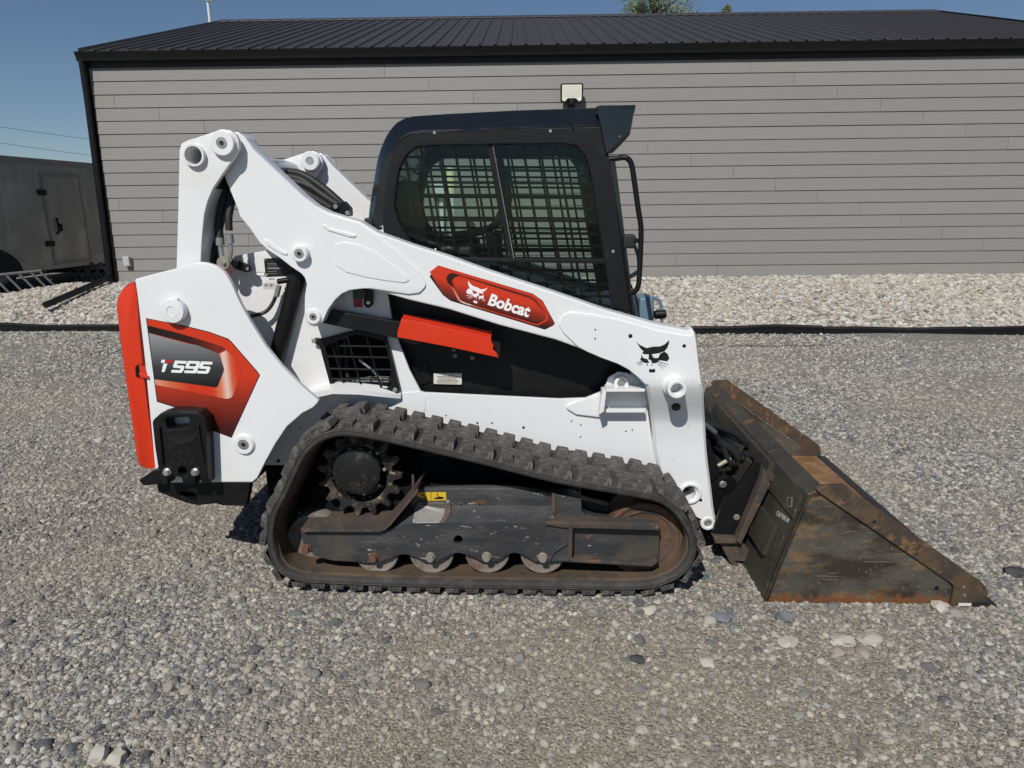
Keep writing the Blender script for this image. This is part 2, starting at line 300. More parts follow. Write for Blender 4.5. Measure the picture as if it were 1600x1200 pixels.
def tube_bm(bm, path, r, seg=10, caps=True):
    path = [Vector(p) for p in path]; rings = []; nrm = None
    for i, p in enumerate(path):
        t = (path[min(i+1, len(path)-1)]-path[max(i-1, 0)]).normalized()
        if nrm is None: nrm = t.orthogonal().normalized()
        nrm = (nrm-t*nrm.dot(t)).normalized(); bn = t.cross(nrm); rr = r[i] if isinstance(r, (list, tuple)) else r
        rings.append([bm.verts.new(p+(nrm*cos(2*pi*k/seg)+bn*sin(2*pi*k/seg))*rr) for k in range(seg)])
    for A, Bq in zip(rings, rings[1:]):
        for k in range(seg): bm.faces.new((A[k], A[(k+1) % seg], Bq[(k+1) % seg], Bq[k]))
    if caps: bm.faces.new(rings[0][::-1]); bm.faces.new(rings[-1])
def tube(name, path, r, mat, parent=None, seg=10, smoothn=0):
    bm = bmesh.new(); tube_bm(bm, catmull(path, smoothn) if smoothn else path, r, seg); return bm_fin(name, bm, mat, parent)
def box_bm(bm, lo, hi, bev=0.0, mtx=None):
    r = bmesh.ops.create_cube(bm, size=1.0); vs = r['verts']; lo = Vector(lo); hi = Vector(hi); c = (lo+hi)/2; s = hi-lo
    for v in vs: v.co = Vector((v.co.x*s.x, v.co.y*s.y, v.co.z*s.z))+c
    if bev:
        es = list({e for v in vs for e in v.link_edges}); q = bmesh.ops.bevel(bm, geom=es, offset=bev, segments=2, profile=0.5, affect='EDGES'); vs = q['verts']
    if mtx is not None:
        for v in vs: v.co = mtx @ v.co
def box(name, lo, hi, mat, parent=None, bev=0.0, mtx=None):
    bm = bmesh.new(); box_bm(bm, lo, hi, bev, mtx); o = bm_fin(name, bm, mat, parent); return wn(o) if bev else o
def loftmesh(name, rows, mat, parent=None, closed_row=True, caps=True, closed_path=False, ang=38):
    bm = bmesh.new(); R = [[bm.verts.new(p) for p in row] for row in rows]; n = len(rows[0]); pairs = list(zip(R, R[1:]))
    if closed_path: pairs.append((R[-1], R[0]))
    for A, Bq in pairs:
        for k in range(n if closed_row else n-1): bm.faces.new((A[k], A[(k+1) % n], Bq[(k+1) % n], Bq[k]))
    if caps and closed_row and not closed_path: bm.faces.new(R[0]); bm.faces.new(R[-1])
    bmesh.ops.recalc_face_normals(bm, faces=bm.faces); return bm_fin(name, bm, mat, parent, ang)
def sweepY(name, prof_xz, y0, y1, mat, parent=None, ang=30):
    """closed x-z profile swept along y"""
    return loftmesh(name, [[(x, y0, z) for x, z in prof_xz], [(x, y1, z) for x, z in prof_xz]], mat, parent, ang=ang)
def empty(name, loc=(0, 0, 0), rz=0.0):
    o = bpy.data.objects.new(name, None); COL.objects.link(o); o.location = loc; o.rotation_euler = (0, 0, rz); o.empty_display_size = 0.2; return o
def tag(o, label=None, cat=None, group=None, kind=None):
    for k, v in (('label', label), ('category', cat), ('group', group), ('kind', kind)):
        if v: o[k] = v
    return o
def text_mesh(body, bold=0.0):
    c = bpy.data.curves.new('tmp', 'FONT'); c.body = body; c.size = 1.0; c.offset = bold; c.extrude = 0.0; c.resolution_u = 3
    to = bpy.data.objects.new('tmp', c); COL.objects.link(to); dg = bpy.context.evaluated_depsgraph_get()
    me = bpy.data.meshes.new_from_object(to.evaluated_get(dg)); bpy.data.objects.remove(to); bpy.data.curves.remove(c); me.materials.clear(); return me
def text_px(name, body, p0, p1, hpx, y, mat, parent, bold=0.0, shear=0.0):
    """lettering along the line p0 -> p1 (photo pixels) lying on the plane at depth y"""
    me = text_mesh(body, bold); xs = [v.co.x for v in me.vertices]; ys = [v.co.y for v in me.vertices]
    x0, x1 = min(xs), max(xs); y0_, y1_ = min(ys), max(ys)
    a = Vector((p0[0], p0[1])); b = Vector((p1[0], p1[1])); d = (b-a); up = Vector((d.y, -d.x)).normalized()
    for v in me.vertices:
        s = (v.co.x-x0)/(x1-x0); t = (v.co.y-y0_)/(y1_-y0_); q = a+d*s+up*hpx*t+d.normalized()*shear*hpx*t
        v.co = V3(q.x, q.y, y)
    return fin(name, me, mat, parent, smooth=False)

# ------------------------------------------------------------------ ground, rock bed, yard
def grid(name, xs, ys, hf, mat):
    bm = bmesh.new(); V = [[bm.verts.new((x, y, hf(x, y))) for x in xs] for y in ys]
    for j in range(len(ys)-1):
        for i in range(len(xs)-1): bm.faces.new((V[j][i], V[j][i+1], V[j+1][i+1], V[j+1][i]))
    return bm_fin(name, bm, mat, None, 180)
def lin(a, b, n): return [a+(b-a)*k/n for k in range(n+1)]
def sstep(a, b, x): t = min(1, max(0, (x-a)/(b-a))); return t*t*(3-2*t)
EDGE = lambda x: 6.52 - 0.075*x if x < 0 else 6.52 - 0.1*x      # line of the landscape edging
def ground_h(x, y):
    e = EDGE(max(-12, min(12, x))); far = sstep(e+0.1, e+3.2, y)
    return 0.17*far + 0.018*sin(x*1.3+y*0.7)*sin(y*1.1-x*0.4)*sstep(1.4, 2.6, abs(x)+0.0 if y < 3 else 3)*(1-far)
GXS = [-400, -120, -50, -25]+lin(-14, 14, 56)+[25, 50, 120, 400]
GYS = [-60, -20, -8]+lin(-4, 13, 68)+[18, 30, 60, 150, 600]
g_ = tag(grid('ground', GXS, GYS, ground_h, GROUND), kind='structure')
WALLY = lambda x: 8.65 + tan(YAW_B)*x
def berm_h(x, s):
    top = 0.47 if x > -6.9 else 0.30 + 0.17*sstep(-8.2, -6.9, x)
    return 0.02 + (top-0.02)*(1-(1-min(1, s))**1.35)
bm = bmesh.new(); BX = lin(-15, 13, 112); BV = []
for x in BX:
    row = []
    for k in range(13):
        s = k/12; y = EDGE(max(-12, min(12, x)))+0.05 + (WALLY(x)-0.01-EDGE(max(-12, min(12, x)))-0.05)*s
        row.append(bm.verts.new((x, y, berm_h(x, s)+0.012*sin(5*x+3*k))))
    if x < -6.6: row.append(bm.verts.new((x, WALLY(x)+0.9, 0.12)))
    else: row.append(bm.verts.new((x, WALLY(x)+0.05, 0.40)))
    BV.append(row)
for A, Bq in zip(BV, BV[1:]):
    for k in range(13): bm.faces.new((A[k], Bq[k], Bq[k+1], A[k+1]))
tag(bm_fin('rock_bed', bm, BERMM, None, 180), kind='structure')
tag(grid('yard', [-120, -40, -20, -6.7], [14.4, 20, 40, 90], lambda x, y: 0.24+0.001*y, YARDM), kind='structure')

# ------------------------------------------------------------------ gravel: loose stones scattered as stuff
def stone_tree(mat, smooth, amp, seed):
    t = bpy.data.node_groups.new('scatter_stones', 'GeometryNodeTree')
    t.interface.new_socket('Geometry', in_out='INPUT', socket_type='NodeSocketGeometry'); t.interface.new_socket('Geometry', in_out='OUTPUT', socket_type='NodeSocketGeometry')
    gi = t.nodes.new('NodeGroupInput'); go = t.nodes.new('NodeGroupOutput'); L = t.links.new
    def attr(nm):
        n = t.nodes.new('GeometryNodeInputNamedAttribute'); n.data_type = 'FLOAT'; n.inputs['Name'].default_value = nm; return n.outputs[0]
    d = t.nodes.new('GeometryNodeDistributePointsOnFaces'); L(gi.outputs[0], d.inputs['Mesh']); L(attr('dens'), d.inputs['Density']); d.inputs['Seed'].default_value = seed
    cap = t.nodes.new('GeometryNodeGeometryToInstance'); gather = t.nodes.new('GeometryNodeGeometryToInstance')
    for k in range(9):
        ico = t.nodes.new('GeometryNodeMeshIcoSphere'); ico.inputs['Subdivisions'].default_value = 2 if not smooth else 3
        sp = t.nodes.new('GeometryNodeSetPosition'); L(ico.outputs[0], sp.inputs['Geometry'])
        pos = t.nodes.new('GeometryNodeInputPosition'); va = t.nodes.new('ShaderNodeVectorMath'); va.operation = 'ADD'; va.inputs[1].default_value = (k*7.3, k*3.1+seed, k*1.7); L(pos.outputs[0], va.inputs[0])
        nz = t.nodes.new('ShaderNodeTexNoise'); nz.inputs['Scale'].default_value = 0.75; nz.inputs['Detail'].default_value = 2.5; L(va.outputs[0], nz.inputs['Vector'])
        sub = t.nodes.new('ShaderNodeVectorMath'); sub.operation = 'SUBTRACT'; sub.inputs[1].default_value = (0.5, 0.5, 0.5); L(nz.outputs['Color'], sub.inputs[0])
        sc = t.nodes.new('ShaderNodeVectorMath'); sc.operation = 'SCALE'; sc.inputs['Scale'].default_value = amp; L(sub.outputs[0], sc.inputs[0]); L(sc.outputs[0], sp.inputs['Offset'])
        tr = t.nodes.new('GeometryNodeTransform'); L(sp.outputs[0], tr.inputs['Geometry']); rr = random.Random(k*5+seed)
        tr.inputs['Scale'].default_value = (rr.uniform(0.45, 0.62), rr.uniform(0.34, 0.5), rr.uniform(0.22, 0.4))
        sm = t.nodes.new('GeometryNodeSetShadeSmooth'); L(tr.outputs[0], sm.inputs['Geometry']); sm.inputs['Shade Smooth'].default_value = smooth
        mm = t.nodes.new('GeometryNodeSetMaterial'); mm.inputs['Material'].default_value = mat; L(sm.outputs[0], mm.inputs['Geometry']); L(mm.outputs[0], gather.inputs['Geometry'])
    rv = t.nodes.new('FunctionNodeRandomValue'); rv.data_type = 'FLOAT_VECTOR'; rv.inputs[0].default_value = (-0.5, -0.5, 0); rv.inputs[1].default_value = (0.5, 0.5, 6.28)
    r1 = t.nodes.new('FunctionNodeRandomValue'); r1.data_type = 'FLOAT'; r1.inputs[2].default_value = 0; r1.inputs[3].default_value = 1
    r1.inputs['Seed'].default_value = 11
    pw = t.nodes.new('ShaderNodeMath'); pw.operation = 'POWER'; pw.inputs[1].default_value = 4.0; L(r1.outputs[1], pw.inputs[0])
    ma = t.nodes.new('ShaderNodeMath'); ma.operation = 'MULTIPLY_ADD'; ma.inputs[1].default_value = 1.5; ma.inputs[2].default_value = 0.55; L(pw.outputs[0], ma.inputs[0])
    mu = t.nodes.new('ShaderNodeMath'); mu.operation = 'MULTIPLY'; L(ma.outputs[0], mu.inputs[0]); L(attr('size'), mu.inputs[1])
    ip = t.nodes.new('GeometryNodeInstanceOnPoints'); L(d.outputs['Points'], ip.inputs['Points']); L(gather.outputs[0], ip.inputs['Instance']); ip.inputs['Pick Instance'].default_value = True
    L(rv.outputs[0], ip.inputs['Rotation']); L(mu.outputs[0], ip.inputs['Scale']); L(ip.outputs[0], go.inputs[0])
    return t
def scatter(name, cells, mat, smooth, amp, seed, label):
    """cells: (four corner points, density per m2, size in m)"""
    me = bpy.data.meshes.new(name); vs = []; fs = []
    for q, dn, sz in cells: fs.append(tuple(range(len(vs), len(vs)+4))); vs += q
    me.from_pydata(vs, [], fs)
    for nm, ix in (('dens', 1), ('size', 2)):
        a = me.attributes.new(nm, 'FLOAT', 'FACE'); a.data.foreach_set('value', [float(c[ix]) for c in cells])
    o = bpy.data.objects.new(name, me); COL.objects.link(o); me.materials.append(mat)
    md = o.modifiers.new('scatter', 'NODES'); md.node_group = stone_tree(mat, smooth, amp, seed)
    return tag(o, label, 'gravel', kind='stuff')
def band(y0, y1, hw0, hw1, dn, sz, nx, ny, zf=ground_h, dz=0.0, jitter=0.5, rs=1):
    rr = random.Random(rs); out = []
    for j in range(ny):
        a = y0+(y1-y0)*j/ny; b = y0+(y1-y0)*(j+1)/ny; w = hw0+(hw1-hw0)*(j+1)/ny
        for i in range(nx):
            xa = -w+2*w*i/nx; xb = -w+2*w*(i+1)/nx
            d_ = dn*(1+jitter*(rr.random()-0.5)*1.4)*(1-0.55*sandy((xa+xb)/2, (a+b)/2))
            out.append(([(xa, a, zf(xa, a)+dz), (xb, a, zf(xb, a)+dz), (xb, b, zf(xb, b)+dz), (xa, b, zf(xa, b)+dz)], d_, sz))
    return out
SANDY = [(0.62, -0.62, 0.65, 0.30), (0.95, -0.95, 0.6, 0.3), (0.25, -0.30, 1.1, 0.17), (1.0, 0.1, 0.3, 0.3), (-0.35, -0.85, 0.4, 0.2), (0.2, -0.95, 0.5, 0.25)]
def sandy(x, y): return min(1.0, sum(math.exp(-((x-a)/sx)**2-((y-b)/sy)**2) for a, b, sx, sy in SANDY))
cells = band(-1.35, 0.6, 3.6, 4.2, 6500, 0.0155, 44, 18, rs=3, jitter=0.7) + band(0.6, 3.0, 4.4, 6.2, 4600, 0.017, 14, 6, rs=4) + band(3.0, 5.4, 6.4, 8.4, 2300, 0.021, 12, 5, rs=5)
fines = [(q, 9000*(0.35+0.9*sandy((q[0][0]+q[1][0])/2, (q[0][1]+q[2][1])/2)), 0.0085) for q, d_, z_ in band(-1.35, 0.6, 2.3, 3.0, 1, 1, 30, 16)]
scatter('grit', fines, GRIT, False, 1.2, 31, 'fine tan grit packed between the gravel stones in the foreground')
scatter('gravel', cells, GRAVEL, False, 1.15, 1, 'fine grey crushed gravel covering the yard around the loader')
e1 = []
for i in range(28):
    xa = -9.5+19*i/28; xb = -9.5+19*(i+1)/28
    for j in range(3):
        f0 = 5.4+(EDGE(xa)-0.06-5.4)*j/3; f1 = 5.4+(EDGE(xa)-0.06-5.4)*(j+1)/3; g0 = 5.4+(EDGE(xb)-0.06-5.4)*j/3; g1 = 5.4+(EDGE(xb)-0.06-5.4)*(j+1)/3
        e1.append(([(xa, f0, 0), (xb, g0, 0), (xb, g1, 0), (xa, f1, 0)], 1500, 0.026))
scatter('gravel', e1, GRAVEL, False, 1.15, 5, 'grey gravel strip in front of the black landscape edging')
peb = band(-1.35, 0.7, 2.3, 3.2, 260, 0.027, 24, 14, rs=8, jitter=1.4) + band(0.7, 2.2, 3.2, 4.4, 40, 0.032, 9, 4, rs=9, jitter=1.2)
scatter('pebbles', peb, PEBBLE, True, 1.05, 9, 'rounded river pebbles mixed into the gravel in front of the loader')
rk = []
for i in range(56):
    xa = BX[i*2]; xb = BX[i*2+2]
    for k in range(12):
        A, Bq = BV[i*2], BV[i*2+2]
        q = []
        for (x, kk) in ((xa, k), (xb, k), (xb, k+1), (xa, k+1)):
            s = kk/12; e = EDGE(max(-12, min(12, x)))+0.05; q.append((x, e+(WALLY(x)-0.02-e)*s, berm_h(x, s)+0.01))
        if -9.5 < xa < 9.5: rk.append((q, 1700, 0.043))
scatter('landscape_rocks', rk, ROCK, False, 1.6, 21, 'pale tan crushed landscape rock banked up along the shed wall')

# ------------------------------------------------------------------ shed
shed = tag(empty('shed', (0, 0, 0), YAW_B), 'long grey shed with horizontal lap siding and charcoal metal roof', 'shed')
XL, XR, YF, YB, ZB, ZT = -6.36, 8.78, 8.65, 19.0, 0.15, 3.66
box('wall_core', (XL+0.03, YF+0.03, ZB), (XR-0.03, YB, ZT+0.10), TRIMM, shed)
EXPO = 0.1868
PER, STEP = 5.39, 0.655
for k in range(19):
    z0 = 0.478 - 0.187 + EXPO*k
    z1 = min(z0+EXPO+0.02, ZT+0.05)
    if z0 > ZT-0.02: break
    # the joint walks along by one step per course
    row_from_top = (2.345-0.03-z0)/EXPO
    j0 = (2.079 + STEP*row_from_top) % PER
    cuts = sorted([XL] + [j0+PER*q for q in range(-3, 4) if XL+0.15 < j0+PER*q < XR-0.15] + [XR])
    for a, b in zip(cuts, cuts[1:]):
        bm = bmesh.new(); gx = 0.0022; yb, yt = YF-0.016+random.uniform(-0.0012, 0.0012), YF-0.002
        P = [(a+gx, YF+0.012, z0), (b-gx, YF+0.012, z0), (b-gx, YF+0.012, z1), (a+gx, YF+0.012, z1), (a+gx, yb, z0), (b-gx, yb, z0), (b-gx, yt, z1), (a+gx, yt, z1)]
        ox = Vector(((a+b)/2, YF, z0)); vv = [bm.verts.new(Vector(p)-ox) for p in P]
        for f in ((4, 5, 6, 7), (1, 0, 3, 2), (0, 1, 5, 4), (3, 7, 6, 2), (0, 4, 7, 3), (1, 2, 6, 5)): bm.faces.new([vv[i] for i in f])
        o = bm_fin('siding_board', bm, SIDING, shed, smooth=False); o.location = ox
# end walls (gable) and trims
for xs, s in ((XL, 1), (XR, -1)):
    extr_pts = [(YF+0.03, ZB), (YB, ZB), (YB, ZT), ((YF+YB)/2, 5.2), (YF+0.03, ZT)]
    rows = [[(xs+s*0.02, y, z) for y, z in extr_pts], [(xs+s*0.06, y, z) for y, z in extr_pts]]
    loftmesh('gable_wall', rows, SIDING, shed)
box('corner_trim', (XL-0.10, YF-0.03, 0.28), (XL+0.0, YF+0.10, ZT+0.02), TRIMM, shed)
box('corner_trim', (XR-0.0, YF-0.03, 0.28), (XR+0.10, YF+0.10, ZT+0.02), TRIMM, shed)
box('frieze_board', (XL-0.10, YF-0.034, ZT-0.01), (XR+0.10, YF-0.004, ZT+0.16), TRIMM, shed)
EY, EZ, RY, RZ = 8.585, 3.865, 14.0, 5.50
XE0, XE1 = XL-0.04, XR+0.10
box('fascia', (XE0, EY, EZ-0.15), (XE1, EY+0.028, EZ-0.012), TRIMM, shed)
gp = [(EY-0.004, EZ-0.135), (EY-0.055, EZ-0.135), (EY-0.062, EZ-0.09), (EY-0.085, EZ-0.05), (EY-0.095, EZ-0.015), (EY-0.088, EZ-0.012), (EY-0.078, EZ-0.05), (EY-0.055, EZ-0.09), (EY-0.05, EZ-0.125), (EY-0.004, EZ-0.125)]
loftmesh('gutter', [[(x, y, z) for y, z in gp] for x in (XE0-0.06, XE1+0.06)], TRIMM, shed)
# roof panels with ribs
def roof_panel_mesh(w):
    pr = []; n = 4; p = w/n
    for k in range(n):
        x = k*p; pr += [(x+0.0, 0.0), (x+0.012, 0.027), (x+0.036, 0.027), (x+0.048, 0.0), (x+0.046+(p-0.046)/3, 0.0), (x+0.05+(p-0.046)/3, 0.004), (x+0.066+(p-0.046)/3, 0.004), (x+0.07+(p-0.046)/3, 0)]
    pr.append((w, 0.0)); L = sqrt((RY-EY+0.06)**2+(RZ-EZ)**2)
    bm = bmesh.new(); rows = [[bm.verts.new((x, s, z)) for x, z in pr] for s in (-0.05, L)]; low = [bm.verts.new((x, -0.05, z-0.012)) for x, z in pr]
    for k in range(len(pr)-1): bm.faces.new((rows[0][k], rows[0][k+1], rows[1][k+1], rows[1][k])); bm.faces.new((low[k], low[k+1], rows[0][k+1], rows[0][k]))
    me = bpy.data.meshes.new('roof_panel'); bm.normal_update(); bm.to_mesh(me); bm.free(); me.materials.append(ROOFM); return me
PW = 0.914; rpm = roof_panel_mesh(PW); sl = atan2(RZ-EZ, RY-EY)
npan = int((XE1-XE0)/PW)+1
for k in range(npan):
    for side in (0, 1):
        o = bpy.data.objects.new('roof_panel', rpm); COL.objects.link(o); o.parent = shed
        if side == 0: o.location = (XE0+k*(XE1-XE0-PW)/(npan-1), EY-0.03, EZ+0.006); o.rotation_euler = (sl, 0, 0)
        else: o.location = (XE0+(k)*(XE1-XE0-PW)/(npan-1)+PW, 2*RY-EY+0.03, EZ+0.006); o.rotation_euler = (sl, 0, pi)
loftmesh('ridge_cap', [[(x, RY-0.2, RZ-0.028), (x, RY-0.19, RZ-0.01), (x, RY, RZ+0.062), (x, RY+0.19, RZ-0.01), (x, RY+0.2, RZ-0.028), (x, RY, RZ+0.03)] for x in (XE0, XE1)], ROOFM, shed)
for xs in (XE0-0.012, XE1-0.008):
    loftmesh('rake_trim', [[(xs, EY-0.06, EZ-0.12), (xs+0.02, EY-0.06, EZ-0.12), (xs+0.02, EY-0.06, EZ+0.035), (xs, EY-0.06, EZ+0.035)], [(xs, RY, RZ-0.10), (xs+0.02, RY, RZ-0.10), (xs+0.02, RY, RZ+0.05), (xs, RY, RZ+0.05)]], TRIMM, shed)
# downspout with its run-out pipe lying on the rocks
def Bp(px, py, y): a = B(px, py, y); return Vector((a[0], y, a[1]))
dpath = [Bp(127, 94, 8.53), Bp(130, 112, 8.54), Bp(134, 140, 8.56), Bp(137, 160, 8.57), Bp(160, 340, 8.57), Bp(171, 428, 8.57), Bp(166, 436, 8.48), Bp(150, 443, 8.25), Bp(70, 477, 7.35)]
dsp = tube('downspout', dpath, 0.045, TRIMM, shed, 8)

# floodlight and outlet on the wall
fl = tag(empty('floodlight', (0, 0, 0), YAW_B), 'square black floodlight with pale lens above the loader cab', 'floodlight')
fx, fz = B(893, 148, 8.50)
fp = [(fx-0.165, fz+0.15), (fx+0.165, fz+0.15), (fx+0.165, fz-0.10), (fx+0.10, fz-0.13), (fx+0.05, fz-0.085), (fx-0.05, fz-0.085), (fx-0.10, fz-0.13), (fx-0.165, fz-0.10)]
extr('housing', fillet(fp, 0.03), 8.43, 8.50, TRIMM, fl, bev=0.008)
LENS = paint('pale_lens', (0.72, 0.72, 0.56), 0.15, coat=0.6, vary=0.03); LENSD = paint('reflector_shade', (0.60, 0.60, 0.50), 0.2, vary=0.05)
lp = [(fx-0.142, fz+0.127), (fx+0.142, fz+0.127), (fx+0.142, fz-0.085), (fx+0.105, fz-0.105), (fx+0.06, fz-0.058), (fx-0.06, fz-0.058), (fx-0.105, fz-0.105), (fx-0.142, fz-0.085)]
ln = extr('lens', fillet(lp, 0.012), 8.424, 8.434, LENS, fl, bev=0.002)
loftmesh('reflector', [[(fx-0.125, 8.4225, fz+0.115), (fx+0.125, 8.4225, fz+0.115), (fx+0.125, 8.4225, fz-0.04), (fx-0.125, 8.4225, fz-0.04)], [(fx-0.07, 8.4205, fz+0.075), (fx+0.07, 8.4205, fz+0.075), (fx+0.07, 8.4205, fz+0.0), (fx-0.07, 8.4205, fz+0.0)]], LENSD, ln)
lathe('sensor', [(0, 0.0), (0.045, 0.0), (0.045, 0.03), (0.03, 0.05), (0, 0.055)], (fx, 8.45, fz-0.115), TRIMM, fl)
box('bracket', (fx-0.05, 8.50, fz-0.17), (fx+0.05, 8.634, fz-0.04), TRIMM, fl, 0.008)
ob = tag(empty('outlet_box', (0, 0, 0), YAW_B), 'small grey weatherproof outlet box low on the shed wall', 'outlet box')
ox_, oz_ = B(199, 408, 8.60)
box('cover', (ox_-0.05, 8.555, oz_-0.075), (ox_+0.05, 8.60, oz_+0.075), GREYBOX, ob, 0.012); box('back_plate', (ox_-0.04, 8.60, oz_-0.085), (ox_+0.055, 8.634, oz_+0.065), GREYBOX, ob, 0.006)
# things seen through the cab window: tall pipe and utility box at the wall
vp = tag(empty('vent_pipe', (0, 0, 0), YAW_B), 'white standing pipe with pale yellow top, seen through the cab window', 'pipe')
PIPEW = paint('white_pipe', (0.62, 0.66, 0.66), 0.5, vary=0.04); PIPEY = paint('pale_yellow_sleeve', (0.72, 0.70, 0.38), 0.5, vary=0.05)
q0 = B(706, 260, 7.9); q1 = B(705, 303, 7.9)
lathe('pipe', cylprof(0.052, 0.0, q1[1]-0.2, 0.004), (q1[0], 7.9, 0.2), PIPEW, vp, (0, 0, 1)); lathe('sleeve', [(0.056, 0), (0.06, 0.005), (0.06, q0[1]-q1[1]-0.05), (0.04, q0[1]-q1[1]-0.01), (0, q0[1]-q1[1])], (q1[0], 7.9, q1[1]), PIPEY, vp, (0, 0, 1))
ub = tag(empty('utility_box', (0, 0, 0), YAW_B), 'pale grey utility box on the shed wall, behind the cab window', 'utility box')
c0 = B(678, 283, 8.5); c1 = B(698, 308, 8.5)
box('box_body', (c0[0], 8.48, c1[1]), (c1[0], 8.634, c0[1]), PIPEW, ub, 0.01); box('conduit', ((c0[0]+c1[0])/2-0.03, 8.56, 0.5), ((c0[0]+c1[0])/2+0.03, 8.62, c1[1]), PIPEW, ub, 0.005)

# ------------------------------------------------------------------ landscape edging
ed = tag(empty('landscape_edging'), 'black plastic landscape edging between gravel and pale rock bed', 'edging')
xs_ = [-13, -9.2, -6.4, -3.9, -1.2, 1.4, 3.9, 6.3, 8.8, 12]
for a, b in zip(xs_, xs_[1:]):
    pts = []; bm = bmesh.new(); n = 14; zt = random.uniform(-0.008, 0.008)
    prof = [(-0.034, -0.03), (-0.034, 0.03), (-0.028, 0.036), (-0.034, 0.042), (-0.034, 0.066), (-0.042, 0.076), (-0.036, 0.094), (-0.014, 0.102), (0.008, 0.095), (0.012, 0.08), (0.006, 0.07), (0.006, -0.03)]
    rows = []
    for k in range(n+1):
        x = a+0.004+(b-a-0.008)*k/n; y = EDGE(x)+0.03*sin(x*1.7+1)+0.012*sin(x*4.3); rows.append([(x, y+p[0], p[1]+zt*(k/n-0.5)*2+0.010*sin(x*2.3)+0.005*sin(x*6.1)) for p in prof])
    loftmesh('edging_strip', rows, TRIMM, ed)

# ------------------------------------------------------------------ trailer, racks, wires, mast, trees
tr_dir = Vector((0.27, 2.5, 0)).normalized(); ta = atan2(tr_dir.y, tr_dir.x)
tl = tag(empty('enclosed_trailer', (-8.87, 10.0, 0.22), ta), 'dark grey enclosed cargo trailer parked beyond the shed corner', 'trailer')
TRM = paint('reflection_streaked_grey_trailer', (0.34, 0.33, 0.31), 0.34, metal=0.1, vary=0.12, wear=[((0.56, 0.54, 0.50), 1.6, 0.5, 0.68)], stretch=(1, 1, 0.45)); TRB = paint('reflection_paled_skirt', (0.46, 0.43, 0.38), 0.6, vary=0.15)  # pale streaks and lighter skirt stand in for light reflected off the gravel
# trailer frame: +x along its length (away from camera), right-hand side (y<0) faces the shed
box('body', (-3.2, 0.0, 0.42), (4.2, 2.35, 2.28), TRM, tl, 0.02)
box('roof_rail', (-3.21, -0.012, 2.21), (4.21, 2.36, 2.33), ALU, tl, 0.012)
box('lower_skirt', (-3.205, -0.008, 0.30), (4.205, 2.355, 0.50), TRB, tl, 0.006)
for k, xx in enumerate((-2.2, -1.0, 0.15)): box('side_panel', (xx-1.15, -0.0035, 0.5), (xx-0.01, 0.01, 2.2), TRM, tl, 0.001)
bm = bmesh.new()
for xx in (-2.2, -1.0, 0.15, 2.6, 3.6):
    for k in range(14): lathe_bm(bm, [(0.012, 0), (0.009, 0.006), (0, 0.008)], (xx-0.04, -0.0035 if xx < 1 else 0.0, 0.6+0.118*k), (0, -1, 0), 6)
tag(bm_fin('rivets', bm, ALU, tl), kind='stuff')
dr = box('side_door', (1.18, -0.016, 0.43), (2.14, 0.02, 2.02), TRM, tl, 0.006)
for lo, hi in (((1.13, -0.028, 0.38), (1.18, 0.0, 2.07)), ((2.14, -0.028, 0.38), (2.19, 0.0, 2.07)), ((1.18, -0.028, 2.02), (2.14, 0.0, 2.07)), ((1.18, -0.028, 0.38), (2.14, 0.0, 0.43))): box('door_frame', lo, hi, ALU, dr, 0.004)
for zz in (0.78, 1.72): box('hinge', (1.0, -0.04, zz-0.05), (1.2, -0.004, zz+0.05), BLACK, dr, 0.005)
tube('handle', [(1.36, -0.03, 1.25), (1.33, -0.06, 1.15), (1.33, -0.06, 1.0), (1.3, -0.03, 0.95)], 0.02, BLACK, dr); box('latch', (1.42, -0.05, 1.0), (1.45, -0.02, 1.14), BLACK, dr)
box('marker_lamp', (3.9, -0.02, 2.24), (4.0, -0.01, 2.28), DECAL_RED, tl, 0.003)
for xx in (-0.16, -1.05):
    wh = lathe('wheel', [(0.22, -0.02), (0.34, -0.02), (0.36, 0.02), (0.36, 0.18), (0.34, 0.21), (0.22, 0.21)], (xx, 0.20, 0.36), TYRE, tl, (0, -1, 0)); lathe('rim', [(0.0, 0.14), (0.07, 0.16), (0.09, 0.12), (0.2, 0.15), (0.225, 0.2), (0.225, 0.0)], (xx, 0.20, 0.36), ALU, wh)
extr('wheel_arch', [(-0.60+0.95*cos(a_), 0.30+0.52*sin(a_)) for a_ in lin(0, pi, 20)], -0.012, 0.0, TYRE, tl, bev=0.001)
box('chassis', (-3.0, 0.3, 0.2), (4.1, 2.0, 0.32), BLACK, tl); box('tongue_jack', (3.3, 0.05, -0.02), (3.55, 0.3, 0.34), BLACK, tl, 0.01)
def G(px, py, y): d = ray(px, py); t = (y-CAMP.y)/d.y; return CAMP+d*t
rkk = tag(empty('slatted_rack'), 'dark metal rack of slanted bars lying beside the trailer wheel', 'rack')
a0, a1 = G(-60, 436, 9.3), G(67, 423, 9.3)
tube('top_rail', [a0, a1], 0.032, DARKTUBE, rkk)
for t_ in (0.06, 0.22, 0.38, 0.54, 0.70, 0.85, 0.96):
    p = a0.lerp(a1, t_); tube('slat', [p, p+Vector((0.50, -0.22, -0.40))], 0.02, DARKTUBE, rkk, 8)
tube('bottom_rail', [a0+Vector((0.50, -0.22, -0.40)), a1+Vector((0.50, -0.22, -0.40))], 0.02, DARKTUBE, rkk)
b0 = G(80, 447, 9.0); tube('wire_loop', [a1, a1+Vector((0.12, -0.1, -0.02)), b0+Vector((0.02, 0, 0.12)), b0, b0+Vector((-0.12, 0, -0.04))], 0.007, BLACK, rkk, 6, 6)
st = tag(empty('tubular_stand'), 'dark tubular metal stand under the far end of the trailer', 'stand')
